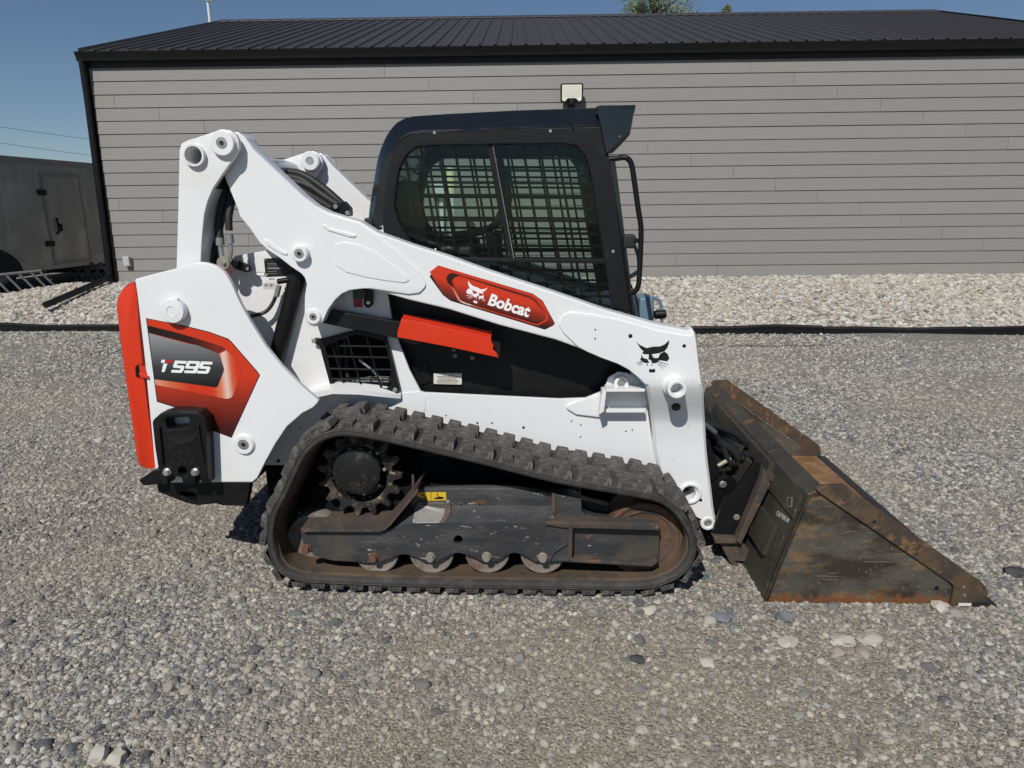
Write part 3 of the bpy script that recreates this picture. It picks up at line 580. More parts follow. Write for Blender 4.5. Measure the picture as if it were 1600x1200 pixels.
for x_ in (112, 126, 143, 156):
    p = G(x_, 410, 12.0); tube('leg', [p, p+Vector((-0.16, 0, -0.42))], 0.022, DARKTUBE, st, 8); tube('leg', [p, p+Vector((0.14, 0.1, -0.42))], 0.022, DARKTUBE, st, 8)
tube('cross_bar', [G(108, 419, 12.0), G(160, 415, 12.0)], 0.02, DARKTUBE, st, 8)
for (l, r_, lab) in (((-40, 179), (200, 215), 'upper of two thin power lines crossing the sky left of the shed'), ((-40, 204.5), (200, 240), 'lower of two thin power lines crossing the sky left of the shed')):
    p, q = G(*l, 42), G(*r_, 60); d_ = q-p
    pts = [p+d_*s+Vector((0, 0, -1.2*(s+1)*(2-s)*0.2)) for s in lin(-0.9, 1.7, 24)]
    tag(tube('power_line', pts, 0.014, DARKTUBE, None, 6), lab, 'power line', 'power lines over the yard')
ms = tag(empty('flag_pole'), 'thin white pole rising behind the left end of the roof ridge', 'pole')
p0 = G(328, 34, 20.0)
tube('pole', [(p0.x, 20.0, 0.2), (p0.x, 20.0, p0.z+1.6)], 0.04, PIPEW, ms, 10); lathe('cleat', [(0, 0), (0.12, 0.02), (0.12, 0.16), (0, 0.2)], (p0.x+0.07, 20.0, G(328, 3, 20.0).z), PIPEW, ms, (0, 0, 1), 10)
def leaf_mat(name, a, b):
    m, t, p = new_mat(name); oi = N(t, 'ShaderNodeNewGeometry'); c = ramp(t, oi.outputs['Random Per Island'], [(0, a), (0.6, b), (1, tuple(x*1.5 for x in b))])
    t.links.new(c, p.inputs['Base Color']); p.inputs['Roughness'].default_value = 0.5
    tl_ = N(t, 'ShaderNodeBsdfTranslucent'); t.links.new(c, tl_.inputs[0]); mx = N(t, 'ShaderNodeMixShader'); mx.inputs[0].default_value = 0.25
    t.links.new(p.outputs[0], mx.inputs[1]); t.links.new(tl_.outputs[0], mx.inputs[2]); t.links.new(mx.outputs[0], t.nodes['Material Output'].inputs[0]); return m
LEAF = leaf_mat('silvery_green_leaves', (0.09, 0.12, 0.05), (0.20, 0.235, 0.12)); BARK = paint('grey_bark', (0.12, 0.10, 0.08), 0.9, bmp=0.6)
def tree(px, ytop_px, Y, rad, zc_drop, label, nleaf, seed):
    rr = random.Random(seed); top = G(px, ytop_px, Y); t = tag(empty('tree', (top.x, Y, 0.2)), label, 'tree'); hz = top.z-0.2
    path = [Vector((0, 0, 0)), Vector((0.1, 0, hz*0.3)), Vector((-0.05, 0.1, hz*0.6)), Vector((0.05, 0, hz*0.9))]
    bm = bmesh.new(); tube_bm(bm, catmull(path, 4), [0.22-0.19*k/12 for k in range(13)], 8)
    clumps = []
    for k in range(46):
        a = rr.uniform(0, 6.28); f = rr.uniform(0.25, 1); zz = hz-zc_drop*rr.uniform(0.02, 1.0)**1.0; R = rad*f*(0.35+0.65*min(1, 1.6*(hz-zz)/zc_drop))
        c = Vector((cos(a)*R, sin(a)*R, zz)); clumps.append((c, rr.uniform(0.25, 0.5)*rad*0.62)); tube_bm(bm, [Vector((0, 0, min(hz*0.85, zz-0.5))), (Vector((0, 0, zz-0.5))+c)/2+Vector((0, 0, 0.1)), c], [0.07, 0.045, 0.015], 5)
    bm_fin('trunk', bm, BARK, t)
    bm = bmesh.new()
    for k in range(nleaf):
        c, R = rr.choice(clumps); d = Vector((rr.gauss(0, 1), rr.gauss(0, 1), rr.gauss(0, 0.8))); p = c+d*R*0.55; s = rr.uniform(0.03, 0.06)
        u = Vector((rr.gauss(0, 1), rr.gauss(0, 1), rr.gauss(0, 1))).normalized(); v = u.orthogonal().normalized()
        bm.faces.new([bm.verts.new(q) for q in (p-u*s, p+v*s*0.6, p+u*s, p-v*s*0.6)])
    bm_fin('crown', bm, LEAF, t, smooth=False); return t
tree(1022, -60, 27, 1.75, 4.4, 'leafy green tree whose crown shows above the roof ridge', 15000, 3)
tree(1136, 11, 34, 0.45, 1.6, 'small treetop just peeking over the roof ridge, right of the larger tree', 1600, 5)

# ------------------------------------------------------------------ the loader
root = tag(empty('compact_track_loader', (0, 0, 0), YAW_M), 'white compact track loader with orange red tailgate and charcoal cab parked on gravel', 'track loader')
MIRROR = []                      # parts that the far side has too
def M(o): MIRROR.append(o); return o
CY = 0.84
# --- chassis and body side
chx0, chx1 = U(415, 760, 0.42)[0], U(1015, 700, 0.42)[0]
box('chassis', (chx0, 0.43, 0.24), (chx1, 1.25, 0.60), BLACKBAY, root, 0.01)
body_pts = [(372, 727), (1027, 727), (1019, 687), (1012, 640), (1007, 601), (995, 590), (968, 582), (948, 600), (940, 612), (915, 622), (874, 623.5), (662, 613.5), (657, 611), (640, 578), (624, 537), (612, 500), (604, 450), (560, 405), (500, 392), (424, 390), (366, 400), (352, 470)]
grille_hole = [(505, 537), (555, 521), (600, 529), (619, 607), (610, 611), (519, 603)]
body = M(PE('body_side', body_pts, 0.375, 0.395, WHITE, root, [grille_hole], 0.004))
M(PE('side_cover', [(600, 455), (660, 470), (770, 495), (868, 524), (930, 548), (985, 575), (985, 640), (640, 640), (612, 560)], 0.46, 0.50, BLACK, root))
M(PE('cover_panel', [(640, 560), (668, 566), (674, 596), (652, 604)], 0.452, 0.46, BLACK, root, bev=0.002))
# engine bay behind the grille
box('engine_bay', (U(500, 560, 0.4)[0]-0.1, 0.56, 0.62), (U(640, 560, 0.4)[0]+0.05, 1.10, 1.12), BLACKBAY, root)
tube('dipstick_pipe', [V3(561, 562, 0.44), V3(580, 577, 0.44), V3(597, 594, 0.44)], 0.006, STEEL, root, 8)
lathe('strut', cylprof(0.007, 0, 0.05, 0.001), V3(597, 607, 0.44), STEEL, root, (0, 0, 1), 10)
box('engine_block', (U(540, 600, 0.5)[0], 0.50, U(540, 607, 0.5)[1]), (U(612, 600, 0.5)[0], 0.56, U(540, 592, 0.5)[1]), ALU, root, 0.01)
tube('engine_hose', [V3(532, 600, 0.48), V3(530, 560, 0.5), V3(524, 530, 0.5)], 0.012, HOSE, root, 8, 5); tube('engine_hose', [V3(545, 600, 0.48), V3(540, 560, 0.5), V3(538, 530, 0.5)], 0.01, HOSE, root, 8, 5)
# grille frame
gr = PE('side_grille', [(493, 528, 3), (503, 529, 3), (555, 515.5, 3), (604, 525, 4), (625, 610, 7), (619, 616.5, 4), (590, 614.5), (517, 607.5, 6), (499, 541, 8), (489, 535, 5), (488, 530, 3)], 0.35, 0.362, BLACK, root, [[(508, 541, 4), (556, 522.5), (600, 532, 4), (615, 590), (611, 600), (604, 607), (535, 604), (520, 597, 4)]], 0.003)
for yy in (541, 558, 577, 593): tube('grille_bar', [V3(503+ (yy-541)*0.25, yy-1, 0.356), V3(606+(yy-541)*0.25, yy+1, 0.356)], 0.0045, BLACK, gr, 6)
for xx in (525, 551, 581): tube('grille_bar', [V3(xx-8, 528 if xx > 530 else 533, 0.357), V3(xx+16, 612, 0.357)], 0.0045, BLACK, gr, 6)
for (a, b) in ((518.5, 604), (617.5, 609.5), (490.5, 532.5)): hexbolt('bolt', a, b, 0.348, 0.0085, STEEL, gr, 0.008)
# sill ledge over the track arch
rows = []
for (px_, py_, th, dpt) in ((470, 622, 10, 0.10), (490, 613, 9, 0.10), (520, 607.5, 8, 0.095), (560, 609.5, 7, 0.085), (600, 613.5, 7, 0.06), (626, 616, 7, 0.02)):
    a = U(px_, py_, 0.375-dpt); b = U(px_, py_+th, 0.375-dpt); rows.append([(a[0], 0.377, a[1]+0.012), (a[0], 0.375-dpt, a[1]), (b[0], 0.375-dpt, b[1]), (b[0], 0.377, b[1])])
M(loftmesh('wheel_arch_ledge', rows, WHITE, root))
M(PE('rear_gusset', [(627, 614), (658, 611.5), (665, 627, 7), (664, 641, 7), (652, 655), (600, 655), (600, 625)], 0.372, 0.376, WHITE, root, bev=0.0015))
# small holes in the body side
for (a, b, r_) in ((697, 649, 0.0035), (746, 661, 0.005), (768.5, 661, 0.004), (818, 668, 0.006), (893, 658, 0.0035), (907.5, 664, 0.0035), (907, 682.5, 0.0035), (978, 674, 0.0035), (988, 672, 0.0035), (470, 668, 0.004), (693, 719.5, 0.009), (665, 719, 0.006), (435, 720, 0.009)):
    disc('hole', a, b, 0.375, r_, 0.0012, DECAL_BLACK, body, 0.0003, 12)
# --- serial plate cluster on the inner white plate
sp = PE('serial_plate', [(412, 404), (455, 402), (455, 431), (415, 432.5)], 0.371, 0.375, DECAL_BLACK, body, bev=0.0008)
for (a, b) in ((414.5, 405), (417, 429.5)): disc('rivet', a, b, 0.371, 0.005, 0.002, STEEL, sp, 0.0008, 12)
text_px('lettering', 'Bobcat', (430, 406.5), (438, 406), 2.2, 0.3705, GREYPLATE, sp, 0.02)
for k in range(9): PE('print', [(418+k*2.5, 417.5), (420+k*2.5, 417.4), (420+k*2.5, 420.6), (418+k*2.5, 420.7)], 0.3702, 0.371, GREYPLATE, sp, bev=0)
for yy in (411.5, 414, 424, 427.3): PE('print', [(418, yy), (433, yy-0.2), (433, yy+0.5), (418, yy+0.7)], 0.3704, 0.371, GREYPLATE, sp, bev=0)
s2 = PE('sticker', [(415.5, 433), (452, 432), (452, 438), (415.8, 439)], 0.3735, 0.375, DECAL_WHITE, body, bev=0)
text_px('lettering', 'Bobcat', (420.5, 437.2), (429.5, 437), 3, 0.3732, DECAL_BLACK, s2, 0.03)
s3 = PE('barcode_sticker', [(409, 441), (431, 440.5), (431.5, 451), (410, 451.5)], 0.3735, 0.375, PLATE, body, bev=0)
for k in range(9): PE('bar', [(412.5+k*1.9, 443), (412.5+k*1.9+(0.5+(k*7 % 4)*0.2), 443), (412.5+k*1.9+(0.5+(k*7 % 4)*0.2), 448.5), (412.5+k*1.9, 448.5)], 0.3732, 0.374, DECAL_BLACK, s3, bev=0)
s4 = PE('label_sticker', [(400, 425.3), (413.5, 425), (413.8, 431.2), (400.3, 431.5)], 0.3735, 0.375, DECAL_BLACK, body, bev=0); PE('label_face', [(400.8, 426), (412.9, 425.7), (413, 430.5), (401, 430.8)], 0.3732, 0.374, DECAL_WHITE, s4, bev=0)
# caution stickers near the arm and the black lug
PE('green_sticker', [(551, 452), (567.5, 452), (567.5, 467), (551.5, 467)], 0.372, 0.3745, DECAL_GREEN, body, bev=0); PE('red_sticker', [(552, 467), (566, 467), (566, 480), (553, 480)], 0.372, 0.3745, DECAL_RED, body, bev=0)
lg = PE('stop_lug', [(568, 450), (582, 452), (582, 476, 6), (575, 483, 6), (568, 476, 6)], 0.345, 0.37, BLACK, root, bev=0.003); disc('bolt', 575.5, 473, 0.345, 0.009, 0.003, STEEL, lg)
# --- data plate on the black cover
dp = PE('warning_plate', [(677.5, 583.5), (721.5, 583.5), (721.5, 601), (677.5, 600)], 0.446, 0.460, PLATE, root, bev=0.001, r=1.5)
for k, (a, b) in enumerate(((692, 708), (683, 716), (684, 714), (685, 713), (683, 716), (682, 717), (684, 714))): PE('print', [(a, 585.6+k*2.05), (b, 585.7+k*2.05), (b, 586.6+k*2.05), (a, 586.5+k*2.05)], 0.4452, 0.447, GREYPLATE, dp, bev=0)
for (a, b) in ((709, 546), (738, 559), (711, 556)): hexbolt('cover_bolt', a, b, 0.46, 0.008, DULLBOLT, root, 0.008)
for (a, b, c_, d_) in ((725, 509, 745, 520), (676, 507, 684, 515)): PE('bay_fitting', [(a, b), (c_, b+3), (c_, d_), (a, d_-3)], 0.44, 0.46, GREASE, root)
# --- front pin bracket
fbk = M(PE('arm_stop_bracket', [(880, 636, 8), (900, 628), (930, 619), (940, 612, 8), (946, 604), (950, 590, 5), (966, 581, 6), (980, 583, 6), (996, 593), (1006, 606), (1011, 627), (1010, 651), (940, 653, 5), (900, 648, 8)], 0.362, 0.376, WHITE, root, bev=0.005))
for (y0_, y1_, dd) in ((608, 612.5, 0.082), (640, 645, 0.03)):
    a = U(947, y0_, 0.352-dd); b = U(1008, y1_, 0.352-dd); M(box('shelf', (a[0], 0.352-dd, b[1]), (b[0], 0.353, a[1]), WHITE, fbk, 0.003))
M(PE('shelf_web', [(941, 610), (948, 610), (944, 643), (936, 648)], 0.29, 0.353, WHITE, fbk, bev=0.003))
pin = M(lathe('pin_boss', [(0, 0.0), (0.031, 0), (0.031, 0.03), (0.028, 0.033), (0.02, 0.033), (0.019, 0.026), (0, 0.026)], V3(970, 597, 0.352), WHITE, fbk)); M(disc('pin', 970.6, 597, 0.323, 0.0175, 0.004, GREYPLATE, pin))
# --- rear upright tower: outer plate, inner plate, front web
up_out = [(275, 430), (278, 330), (280, 235), (283, 224, 6), (293, 219), (300, 217), (340, 204), (350, 202), (360, 204), (368, 210), (373, 219), (373, 233), (366, 246), (359, 256), (347, 272.5), (332.5, 295), (324, 315), (319, 335), (316.5, 360), (315, 380), (313, 420)]
tower = M(PE('rear_upright', up_out, 0.19, 0.215, WHITE, root, [circ_px(305.5, 243, 13.5)], 0.004))
xzo = [U(a, b, 0.19) for a, b in fillet(up_out)]
M(extr('inner_plate', xzo, 0.355, 0.385, WHITE, tower, bev=0.004))
fe = [U(a, b, 0.19) for a, b in ((359, 256), (347, 272.5), (332.5, 295), (324, 315), (319, 335), (316.5, 360), (315, 380), (313, 425))]
M(loftmesh('front_web', [[(x-0.004, 0.215, z), (x-0.004, 0.356, z), (x-0.02, 0.356, z), (x-0.02, 0.215, z)] for x, z in fe[2:]], WHITE, tower))
re_ = [U(a, b, 0.19) for a, b in ((277, 430), (279, 330), (282, 238), (285, 226), (300, 219), (325, 211))]
M(loftmesh('rear_web', [[(x+0.004, 0.215, z-0.004), (x+0.004, 0.356, z-0.004), (x+0.016, 0.356, z-0.012), (x+0.016, 0.215, z-0.012)] for x, z in re_], WHITE, tower))
def boss(par, px_, py_, y, r, h, rp, out=True, pinm=GREYPLATE, weld=True):
    b_ = M(lathe('boss', [(r*1.13, -0.002), (r*1.08, 0.005), (r*1.0, 0.007), (r, h-0.003), (r-0.003, h), (rp*1.15, h), (rp*1.05, h-0.004), (0, h-0.004)] if weld else [(r, 0), (r, h-0.003), (r-0.003, h), (rp, h), (rp, h-0.004), (0, h-0.004)], V3(px_, py_, y), WHITE, par))
    c = V3(px_, py_, y); c.y -= h-0.004
    p_ = M(lathe('pin', [(rp, 0), (rp, 0.003), (rp*0.55, 0.004), (rp*0.5, 0.001), (0, 0.001)], c, pinm, b_)); M(lathe('pin_socket', [(rp*0.42, 0), (rp*0.42, 0.0022), (0, 0.0022)], c, DECAL_BLACK, b_, seg=6)); return b_
boss(tower, 350, 224.5, 0.19, 0.047, 0.022, 0.019)
# inner boss (faces the centre line; the far one is what the photo shows)
ib = U(350, 224.5, 0.19); pb = M(lathe('boss', [(0.05, 0), (0.05, 0.028), (0.046, 0.032), (0.022, 0.032), (0.02, 0.026), (0, 0.026)], (ib[0], 0.385, ib[1]), WHITE, tower, (0, 1, 0))); M(lathe('pin', cylprof(0.0195, 0, 0.004, 0.001), (ib[0], 0.411, ib[1]), STEEL, pb, (0, 1, 0)))
hb = V3(305.5, 243, 0.19)
tube_c = lathe('cross_tube', [(0.034, 0.02), (0.041, 0.02), (0.043, 0.016), (0.043, -1.32), (0.041, -1.324), (0.034, -1.324), (0.034, 0.02)], hb, WHITE, root, seg=36)
lathe('tube_baffle', cylprof(0.0345, -0.36, -0.35, 0.001), hb, CREAM, tube_c)
# --- rear side panel with decal
panel_pts = [(214, 460), (210, 436, 4), (240, 428), (275.5, 419), (300, 411), (312, 409.5), (322, 410.5), (336, 415), (350, 425), (361, 442), (369, 460), (377, 477), (391, 502), (415, 541), (439, 571), (469, 601), (499, 627, 4), (489, 637), (472, 646), (448, 667), (430, 694), (415, 721), (402, 747), (394, 754, 5), (340, 754), (244, 755), (238, 690), (224, 545)]
panel = M(PE('rear_side_panel', panel_pts, 0.14, 0.17, WHITE, root, bev=0.006))
xzp = [U(a, b, 0.14) for a, b in [(216, 455), (275, 423), (335, 420), (368, 465), (391, 508), (439, 578), (480, 618), (440, 668), (410, 720), (396, 745), (250, 748)]]
fc = M(lathe('fuel_cap', [(0, 0), (0.047, 0), (0.05, 0.004), (0.05, 0.028), (0.046, 0.034), (0.02, 0.036), (0.0195, 0.034), (0, 0.034)], V3(275, 484.5, 0.14), WHITE, root)); 
M(PE('cap_tab', [(270, 466), (278, 466), (277, 472), (271, 472)], 0.108, 0.125, WHITE, fc)); M(PE('cap_tab', [(270, 497), (278, 497), (276, 503), (272, 503)], 0.108, 0.125, WHITE, fc))
boss(panel, 382, 694, 0.14, 0.042, 0.012, 0.021)
def decal(name, pts, y, mat, par, r=0.0, t=0.0007): return PE(name, pts, y-t, y, mat, par, bev=0, r=r)
def print_grad(name, stops, direction='Z', lo=0, hi=1, px=None):
    m, t, p = new_mat(name); sx = N(t, 'ShaderNodeSeparateXYZ'); t.links.new(coords(t), sx.inputs[0]); mr = N(t, 'ShaderNodeMapRange')
    if direction == 'D':
        ad = N(t, 'ShaderNodeMath', operation='MULTIPLY_ADD'); t.links.new(sx.outputs[0], ad.inputs[0]); ad.inputs[1].default_value = px; t.links.new(sx.outputs[2], ad.inputs[2]); t.links.new(ad.outputs[0], mr.inputs[0])
    else: t.links.new(sx.outputs[{'X': 0, 'Z': 2}[direction]], mr.inputs[0])
    mr.inputs[1].default_value = lo; mr.inputs[2].default_value = hi
    t.links.new(ramp(t, mr.outputs[0], stops), p.inputs['Base Color']); p.inputs['Roughness'].default_value = 0.35; return m
DR, DD = (0.55, 0.034, 0.008), (0.035, 0.004, 0.003)
def zc(g): q = lambda x, y: (220+x/6, 490+y/6); return [q(*p) for p in g]
dy = 0.14
z_hi = U(250, 500, dy)[1]; z_lo = U(250, 690, dy)[1]
DEC_BODY = print_grad('print_orange_fade', [(0.0, DD), (0.12, (0.05, 0.006, 0.004)), (0.33, (0.22, 0.018, 0.008)), (0.55, DR), (1, DR)], 'Z', z_lo, z_hi)
dz = zc
d0 = decal('model_decal', dz([(48, 42), (400, 110), (640, 170), (820, 235), (850, 262), (1100, 550), (1117, 578), (850, 1165), (680, 1100), (600, 960), (440, 918), (150, 826)]), dy, DECAL_BLACK, panel)
decal('decal_red', dz([(58, 50), (400, 118), (640, 178), (815, 243), (845, 268), (1093, 555), (1108, 578), (848, 1155), (686, 1093), (605, 951), (442, 908), (156, 818)]), dy-0.0008, DEC_BODY, d0)
DEC_DARK = print_grad('print_dark_fade', [(0, (0.006, 0.005, 0.005)), (0.55, (0.03, 0.004, 0.003)), (1, (0.20, 0.018, 0.008))], 'X', U(232, 515, dy)[0], U(352, 545, dy)[0])
decal('decal_shadow', dz([(64, 110), (400, 195), (770, 310), (800, 345), (735, 375), (500, 290), (76, 180)]), dy-0.0016, DEC_DARK, d0)
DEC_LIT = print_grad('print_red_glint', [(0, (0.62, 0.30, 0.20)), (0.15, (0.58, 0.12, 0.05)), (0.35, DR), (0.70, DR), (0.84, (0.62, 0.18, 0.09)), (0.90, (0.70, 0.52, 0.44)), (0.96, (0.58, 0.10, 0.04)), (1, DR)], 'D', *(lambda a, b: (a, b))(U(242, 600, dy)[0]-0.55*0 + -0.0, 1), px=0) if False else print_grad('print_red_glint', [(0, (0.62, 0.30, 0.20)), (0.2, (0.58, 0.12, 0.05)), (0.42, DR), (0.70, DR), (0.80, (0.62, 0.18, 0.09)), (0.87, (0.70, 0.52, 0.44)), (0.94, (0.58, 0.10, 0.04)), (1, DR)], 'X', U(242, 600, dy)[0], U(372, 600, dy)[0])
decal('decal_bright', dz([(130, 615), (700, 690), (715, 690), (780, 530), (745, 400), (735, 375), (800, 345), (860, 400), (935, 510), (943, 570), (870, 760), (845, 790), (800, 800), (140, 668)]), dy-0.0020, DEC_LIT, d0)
DEC_GREY = print_grad('print_grey_fade', [(0, (0.008, 0.008, 0.008)), (0.35, (0.035, 0.036, 0.037)), (0.7, (0.15, 0.155, 0.16)), (1, (0.27, 0.28, 0.285))], 'Z', U(250, 602, dy)[1], U(250, 520, dy)[1])
decal('decal_grey', dz([(76, 184), (300, 245), (450, 285), (520, 295), (700, 362), (735, 385), (748, 415), (780, 520), (775, 545), (722, 680), (700, 692), (400, 650), (130, 616)]), dy-0.0024, DEC_GREY, d0)
def shp(g, sx=0, sy=0): return dz([(x+sx, y+sy) for x, y in g])
FIVE = [(322, 440), (430, 445), (424, 470), (345, 467), (338, 485), (400, 488), (411, 500), (396, 540), (380, 556), (283, 552), (290, 527), (365, 530), (374, 512), (310, 508), (300, 497)]
NINE = [(445, 443), (548, 447), (556, 460), (525, 550), (510, 560), (405, 556), (412, 532), (490, 535), (498, 518), (425, 515), (416, 503), (434, 455)]
for nm, g, m_ in (('letter_serif', [(195, 433), (228, 433), (221, 462), (188, 461)], DECAL_WHITE), ('letter_bar', [(232, 434), (300, 437), (291, 466), (225, 463)], DECAL_RED), ('letter_stem', [(212, 468), (249, 470), (222, 548), (195, 547)], DECAL_WHITE), ('letter', FIVE, DECAL_WHITE)): decal(nm, shp(g), dy-0.0029, m_, d0)
PE('letter', shp(NINE), dy-0.0036, dy-0.0029, DECAL_WHITE, d0, [shp([(462, 468), (522, 470), (512, 495), (452, 493)])], 0)
decal('letter', shp(FIVE, 243, 8), dy-0.0029, DECAL_WHITE, d0)
# --- black counterweight
cw = M(PE('counterweight', [(236.5, 658, 8), (250, 646, 6), (266, 642), (285, 641), (310, 644, 5), (321, 654, 8), (325, 757), (313, 757), (312.5, 745, 2), (306, 745, 2), (306, 757), (284, 757), (283, 745, 2), (262, 745, 2), (262.5, 757), (250, 757), (241, 700)], 0.065, 0.14, BLACK, root, [[(258, 654, 5), (296, 652, 5), (293, 668, 5), (262, 671, 5)], circ_px(284.5, 736.5, 6)], 0.010))
for (a, b, c_, d_) in ((245, 667, 251, 726), (306, 664, 314, 722)): M(PE('rib', [(a, b, 2), (a+4, b, 2), (c_+4, d_, 2), (c_, d_, 2)], 0.054, 0.068, BLACK, cw, bev=0.004))
for (a, b) in ((261.5, 737), (305.5, 737)): M(hexbolt('bolt', a, b, 0.066, 0.0135, STEEL, cw, 0.018))
# raised cat-face emblem cast into the weight
EARS = [(165, 225), (195, 258), (270, 293), (330, 278), (410, 275), (455, 255), (490, 225), (505, 205), (503, 240), (485, 290), (455, 325), (400, 345), (330, 356), (250, 358), (222, 346), (236, 326), (205, 297), (180, 258)]
FACE = [(292, 354), (322, 354), (335, 385), (355, 397), (390, 396), (412, 350), (456, 327), (490, 355), (507, 400), (482, 432), (440, 424), (402, 420), (385, 442), (350, 453), (318, 446), (322, 428), (300, 412), (284, 408), (290, 398)]
CHEEK = [(218, 355), (228, 390), (250, 402), (280, 409), (284, 425), (300, 440), (280, 450), (240, 445), (222, 428), (202, 415), (212, 390)]
CHIN = [(296, 512), (312, 510), (326, 516), (344, 508), (358, 514), (360, 540), (345, 547), (305, 547), (294, 540)]
WHISK = [[(220, 424), (160, 450), (161, 453), (221, 430)], [(222, 434), (172, 464), (174, 467), (224, 440)], [(228, 450), (190, 474), (192, 478), (231, 455)], [(400, 430), (500, 466), (499, 470), (399, 437)], [(395, 441), (475, 490), (473, 494), (393, 447)], [(388, 454), (446, 506), (444, 510), (385, 460)], [(268, 459), (280, 459), (281, 482), (274, 478)], [(318, 459), (329, 463), (327, 483), (320, 476)]]
def emblem(name, y, mat, par, f, t=0.0008):
    e = empty(name) if False else None; o0 = None
    for g in [EARS, FACE, CHEEK, CHIN]+WHISK:
        o = PE(name if o0 is None else 'emblem_piece', [f(*p) for p in g], y-t, y, mat, par if o0 is None else o0, bev=0)
        o0 = o0 or o
    return o0
EMB = paint('cast_black_relief', (0.010, 0.010, 0.011), 0.30, coat=0.2, vary=0)
emblem('cast_emblem', 0.0655, EMB, cw, lambda x, y: (284+(x-335)*0.13+ (y-380)*0.012, 702+(y-385)*0.125), 0.003) if False else None
ce = PE('cast_emblem', [(284+(x-335)*0.14, 698+(y-385)*0.13) for x, y in EARS], 0.0625, 0.066, EMB, cw, bev=0.0008)
for k, (a, b) in enumerate(((272, 712), (283, 708), (283, 720), (296, 712), (268, 724), (279, 726), (290, 725), (300, 723))): PE('cast_mark', [(a-3, b-3), (a+3, b-3.5), (a+2.5, b+1), (a-2, b+2)], 0.063, 0.066, EMB, cw, bev=0.0008)
# --- lower bumper and step
M(PE('rear_bumper', [(244, 754), (391, 754), (391, 757), (385, 791, 2), (347, 790), (337, 787, 3), (310, 790), (289, 785.5), (247, 769, 3)], 0.15, 0.19, BLACK, root, [[(279, 771, 3), (284, 768.5, 3), (307, 770, 3), (308, 783), (300, 782)]], 0.004))
a = U(244, 754, 0.19); sweepY('bumper_beam', [(a[0]+0.02, a[1]), (a[0]+0.34, a[1]), (a[0]+0.34, a[1]-0.085), (a[0]+0.06, a[1]-0.06)], 0.19, 1.49, BLACK, root)
M(PE('bumper_foot', [(216, 751, 2), (240, 735, 2), (250, 735), (250, 757), (224, 759, 2)], 0.10, 0.30, BLACK, root, bev=0.004))
# --- orange-red tailgate across the rear
tg_pts = [(179.5, 478), (181, 466), (186, 456), (194, 449), (209, 441), (212, 447), (214, 462), (218, 520), (223, 572), (232, 645), (241, 712), (243, 731), (224, 732), (216, 728), (212, 720), (205, 670), (196, 610), (187, 545)]
tgx = [U(a_, b_, 0.15) for a_, b_ in tg_pts]; cxm = sum(p[0] for p in tgx)/len(tgx); czm = sum(p[1] for p in tgx)/len(tgx)
def tgrow(s, y): return [(cxm+(x-cxm)*s+0.0, y, czm+(z-czm)*(1-(1-s)*0.35)) for x, z in tgx]
def tgrow2(off, y):
    # push the rear (outer) edge inwards for the rounded corner
    return [((x+off if i in (0, 1, 2, 3, 12, 13, 14, 15, 16, 17) else x), y, z-(off*0.25 if i in (1, 2, 3, 4) else 0)) for i, (x, z) in enumerate(tgx)]
tg = loftmesh('tailgate', [tgrow2(0.02, 0.148), tgrow2(0.004, 0.156), tgrow2(0.0, 0.168), tgrow2(-0.03, 0.24), tgrow2(-0.045, 0.4), tgrow2(-0.05, 0.84), tgrow2(-0.045, 1.28), tgrow2(-0.03, 1.44), tgrow2(0.0, 1.512), tgrow2(0.02, 1.532)], RED, root, ang=50)
box('tailgate_gap_shade', (U(236, 640, 0.2)[0]-0.10, 0.185, 0.56), (U(236, 640, 0.2)[0]+0.0, 1.49, 1.18), BLACKBAY, root) if False else None
PE('tailgate_gap_shade', [(209, 446), (216, 455), (222, 520), (229, 575), (238, 640), (246, 728), (238, 728), (226, 650), (218, 560)], 0.175, 0.20, BLACKBAY, root, bev=0.002)  # black strip stands in for the shade in the gap beside the tailgate
lt = PE('latch_pocket', [(211, 573, 2), (215, 570), (221, 570), (223, 575), (226, 591), (212, 589, 2)], 0.143, 0.15, BLACKBAY, tg, bev=0.001)
PE('latch', [(217, 571), (226, 574), (231, 592), (219, 589)], 0.136, 0.16, RED, lt, bev=0.003)
PE('latch', [(216.5, 583), (231, 588), (232, 592), (219, 590)], 0.13, 0.14, RED, lt, bev=0.002)
# --- hoses and fittings between upright and arm
hs = empty('hose_bundle'); hs.parent = root
for (pts, r_) in ((((331, 425, 0.30), (331, 395, 0.30), (332, 370, 0.32), (340, 330, 0.33), (356, 280, 0.34)), 0.017), (((343, 372, 0.27), (342, 350, 0.28), (350, 310, 0.30), (360, 275, 0.33)), 0.018), (((358, 360, 0.26), (358, 335, 0.27), (366, 300, 0.3), (372, 270, 0.33)), 0.015), (((346, 415, 0.31), (338, 380, 0.33), (344, 340, 0.34), (356, 290, 0.35)), 0.022)):
    tube('hose', [V3(*q) for q in pts], r_, HOSE, hs, 10, 6)
for (pts, r_) in ((((343, 371, 0.27), (344, 383, 0.27)), 0.019), (((344, 382, 0.27), (345, 390, 0.27), (347, 404, 0.27)), 0.011), (((358, 366, 0.26), (360, 380, 0.26)), 0.016), (((360, 379, 0.26), (361, 392, 0.26), (359, 405, 0.265)), 0.009)):
    tube('fitting', [V3(*q) for q in pts], r_, ALU if r_ > 0.013 else STEEL, hs, 12)
hd = disc('flange', 350.5, 411, 0.27, 0.027, 0.014, DULLBOLT, hs); hexbolt('bolt', 350.5, 411, 0.256, 0.008, STEEL, hs, 0.01)
PE('link_strap', [(362, 403, 5), (392, 416, 5), (392, 424, 5), (384, 426, 5), (366, 420, 5), (360, 412)], 0.31, 0.33, BLACK, hs); disc('bolt', 387, 420, 0.31, 0.007, 0.006, STEEL, hs)
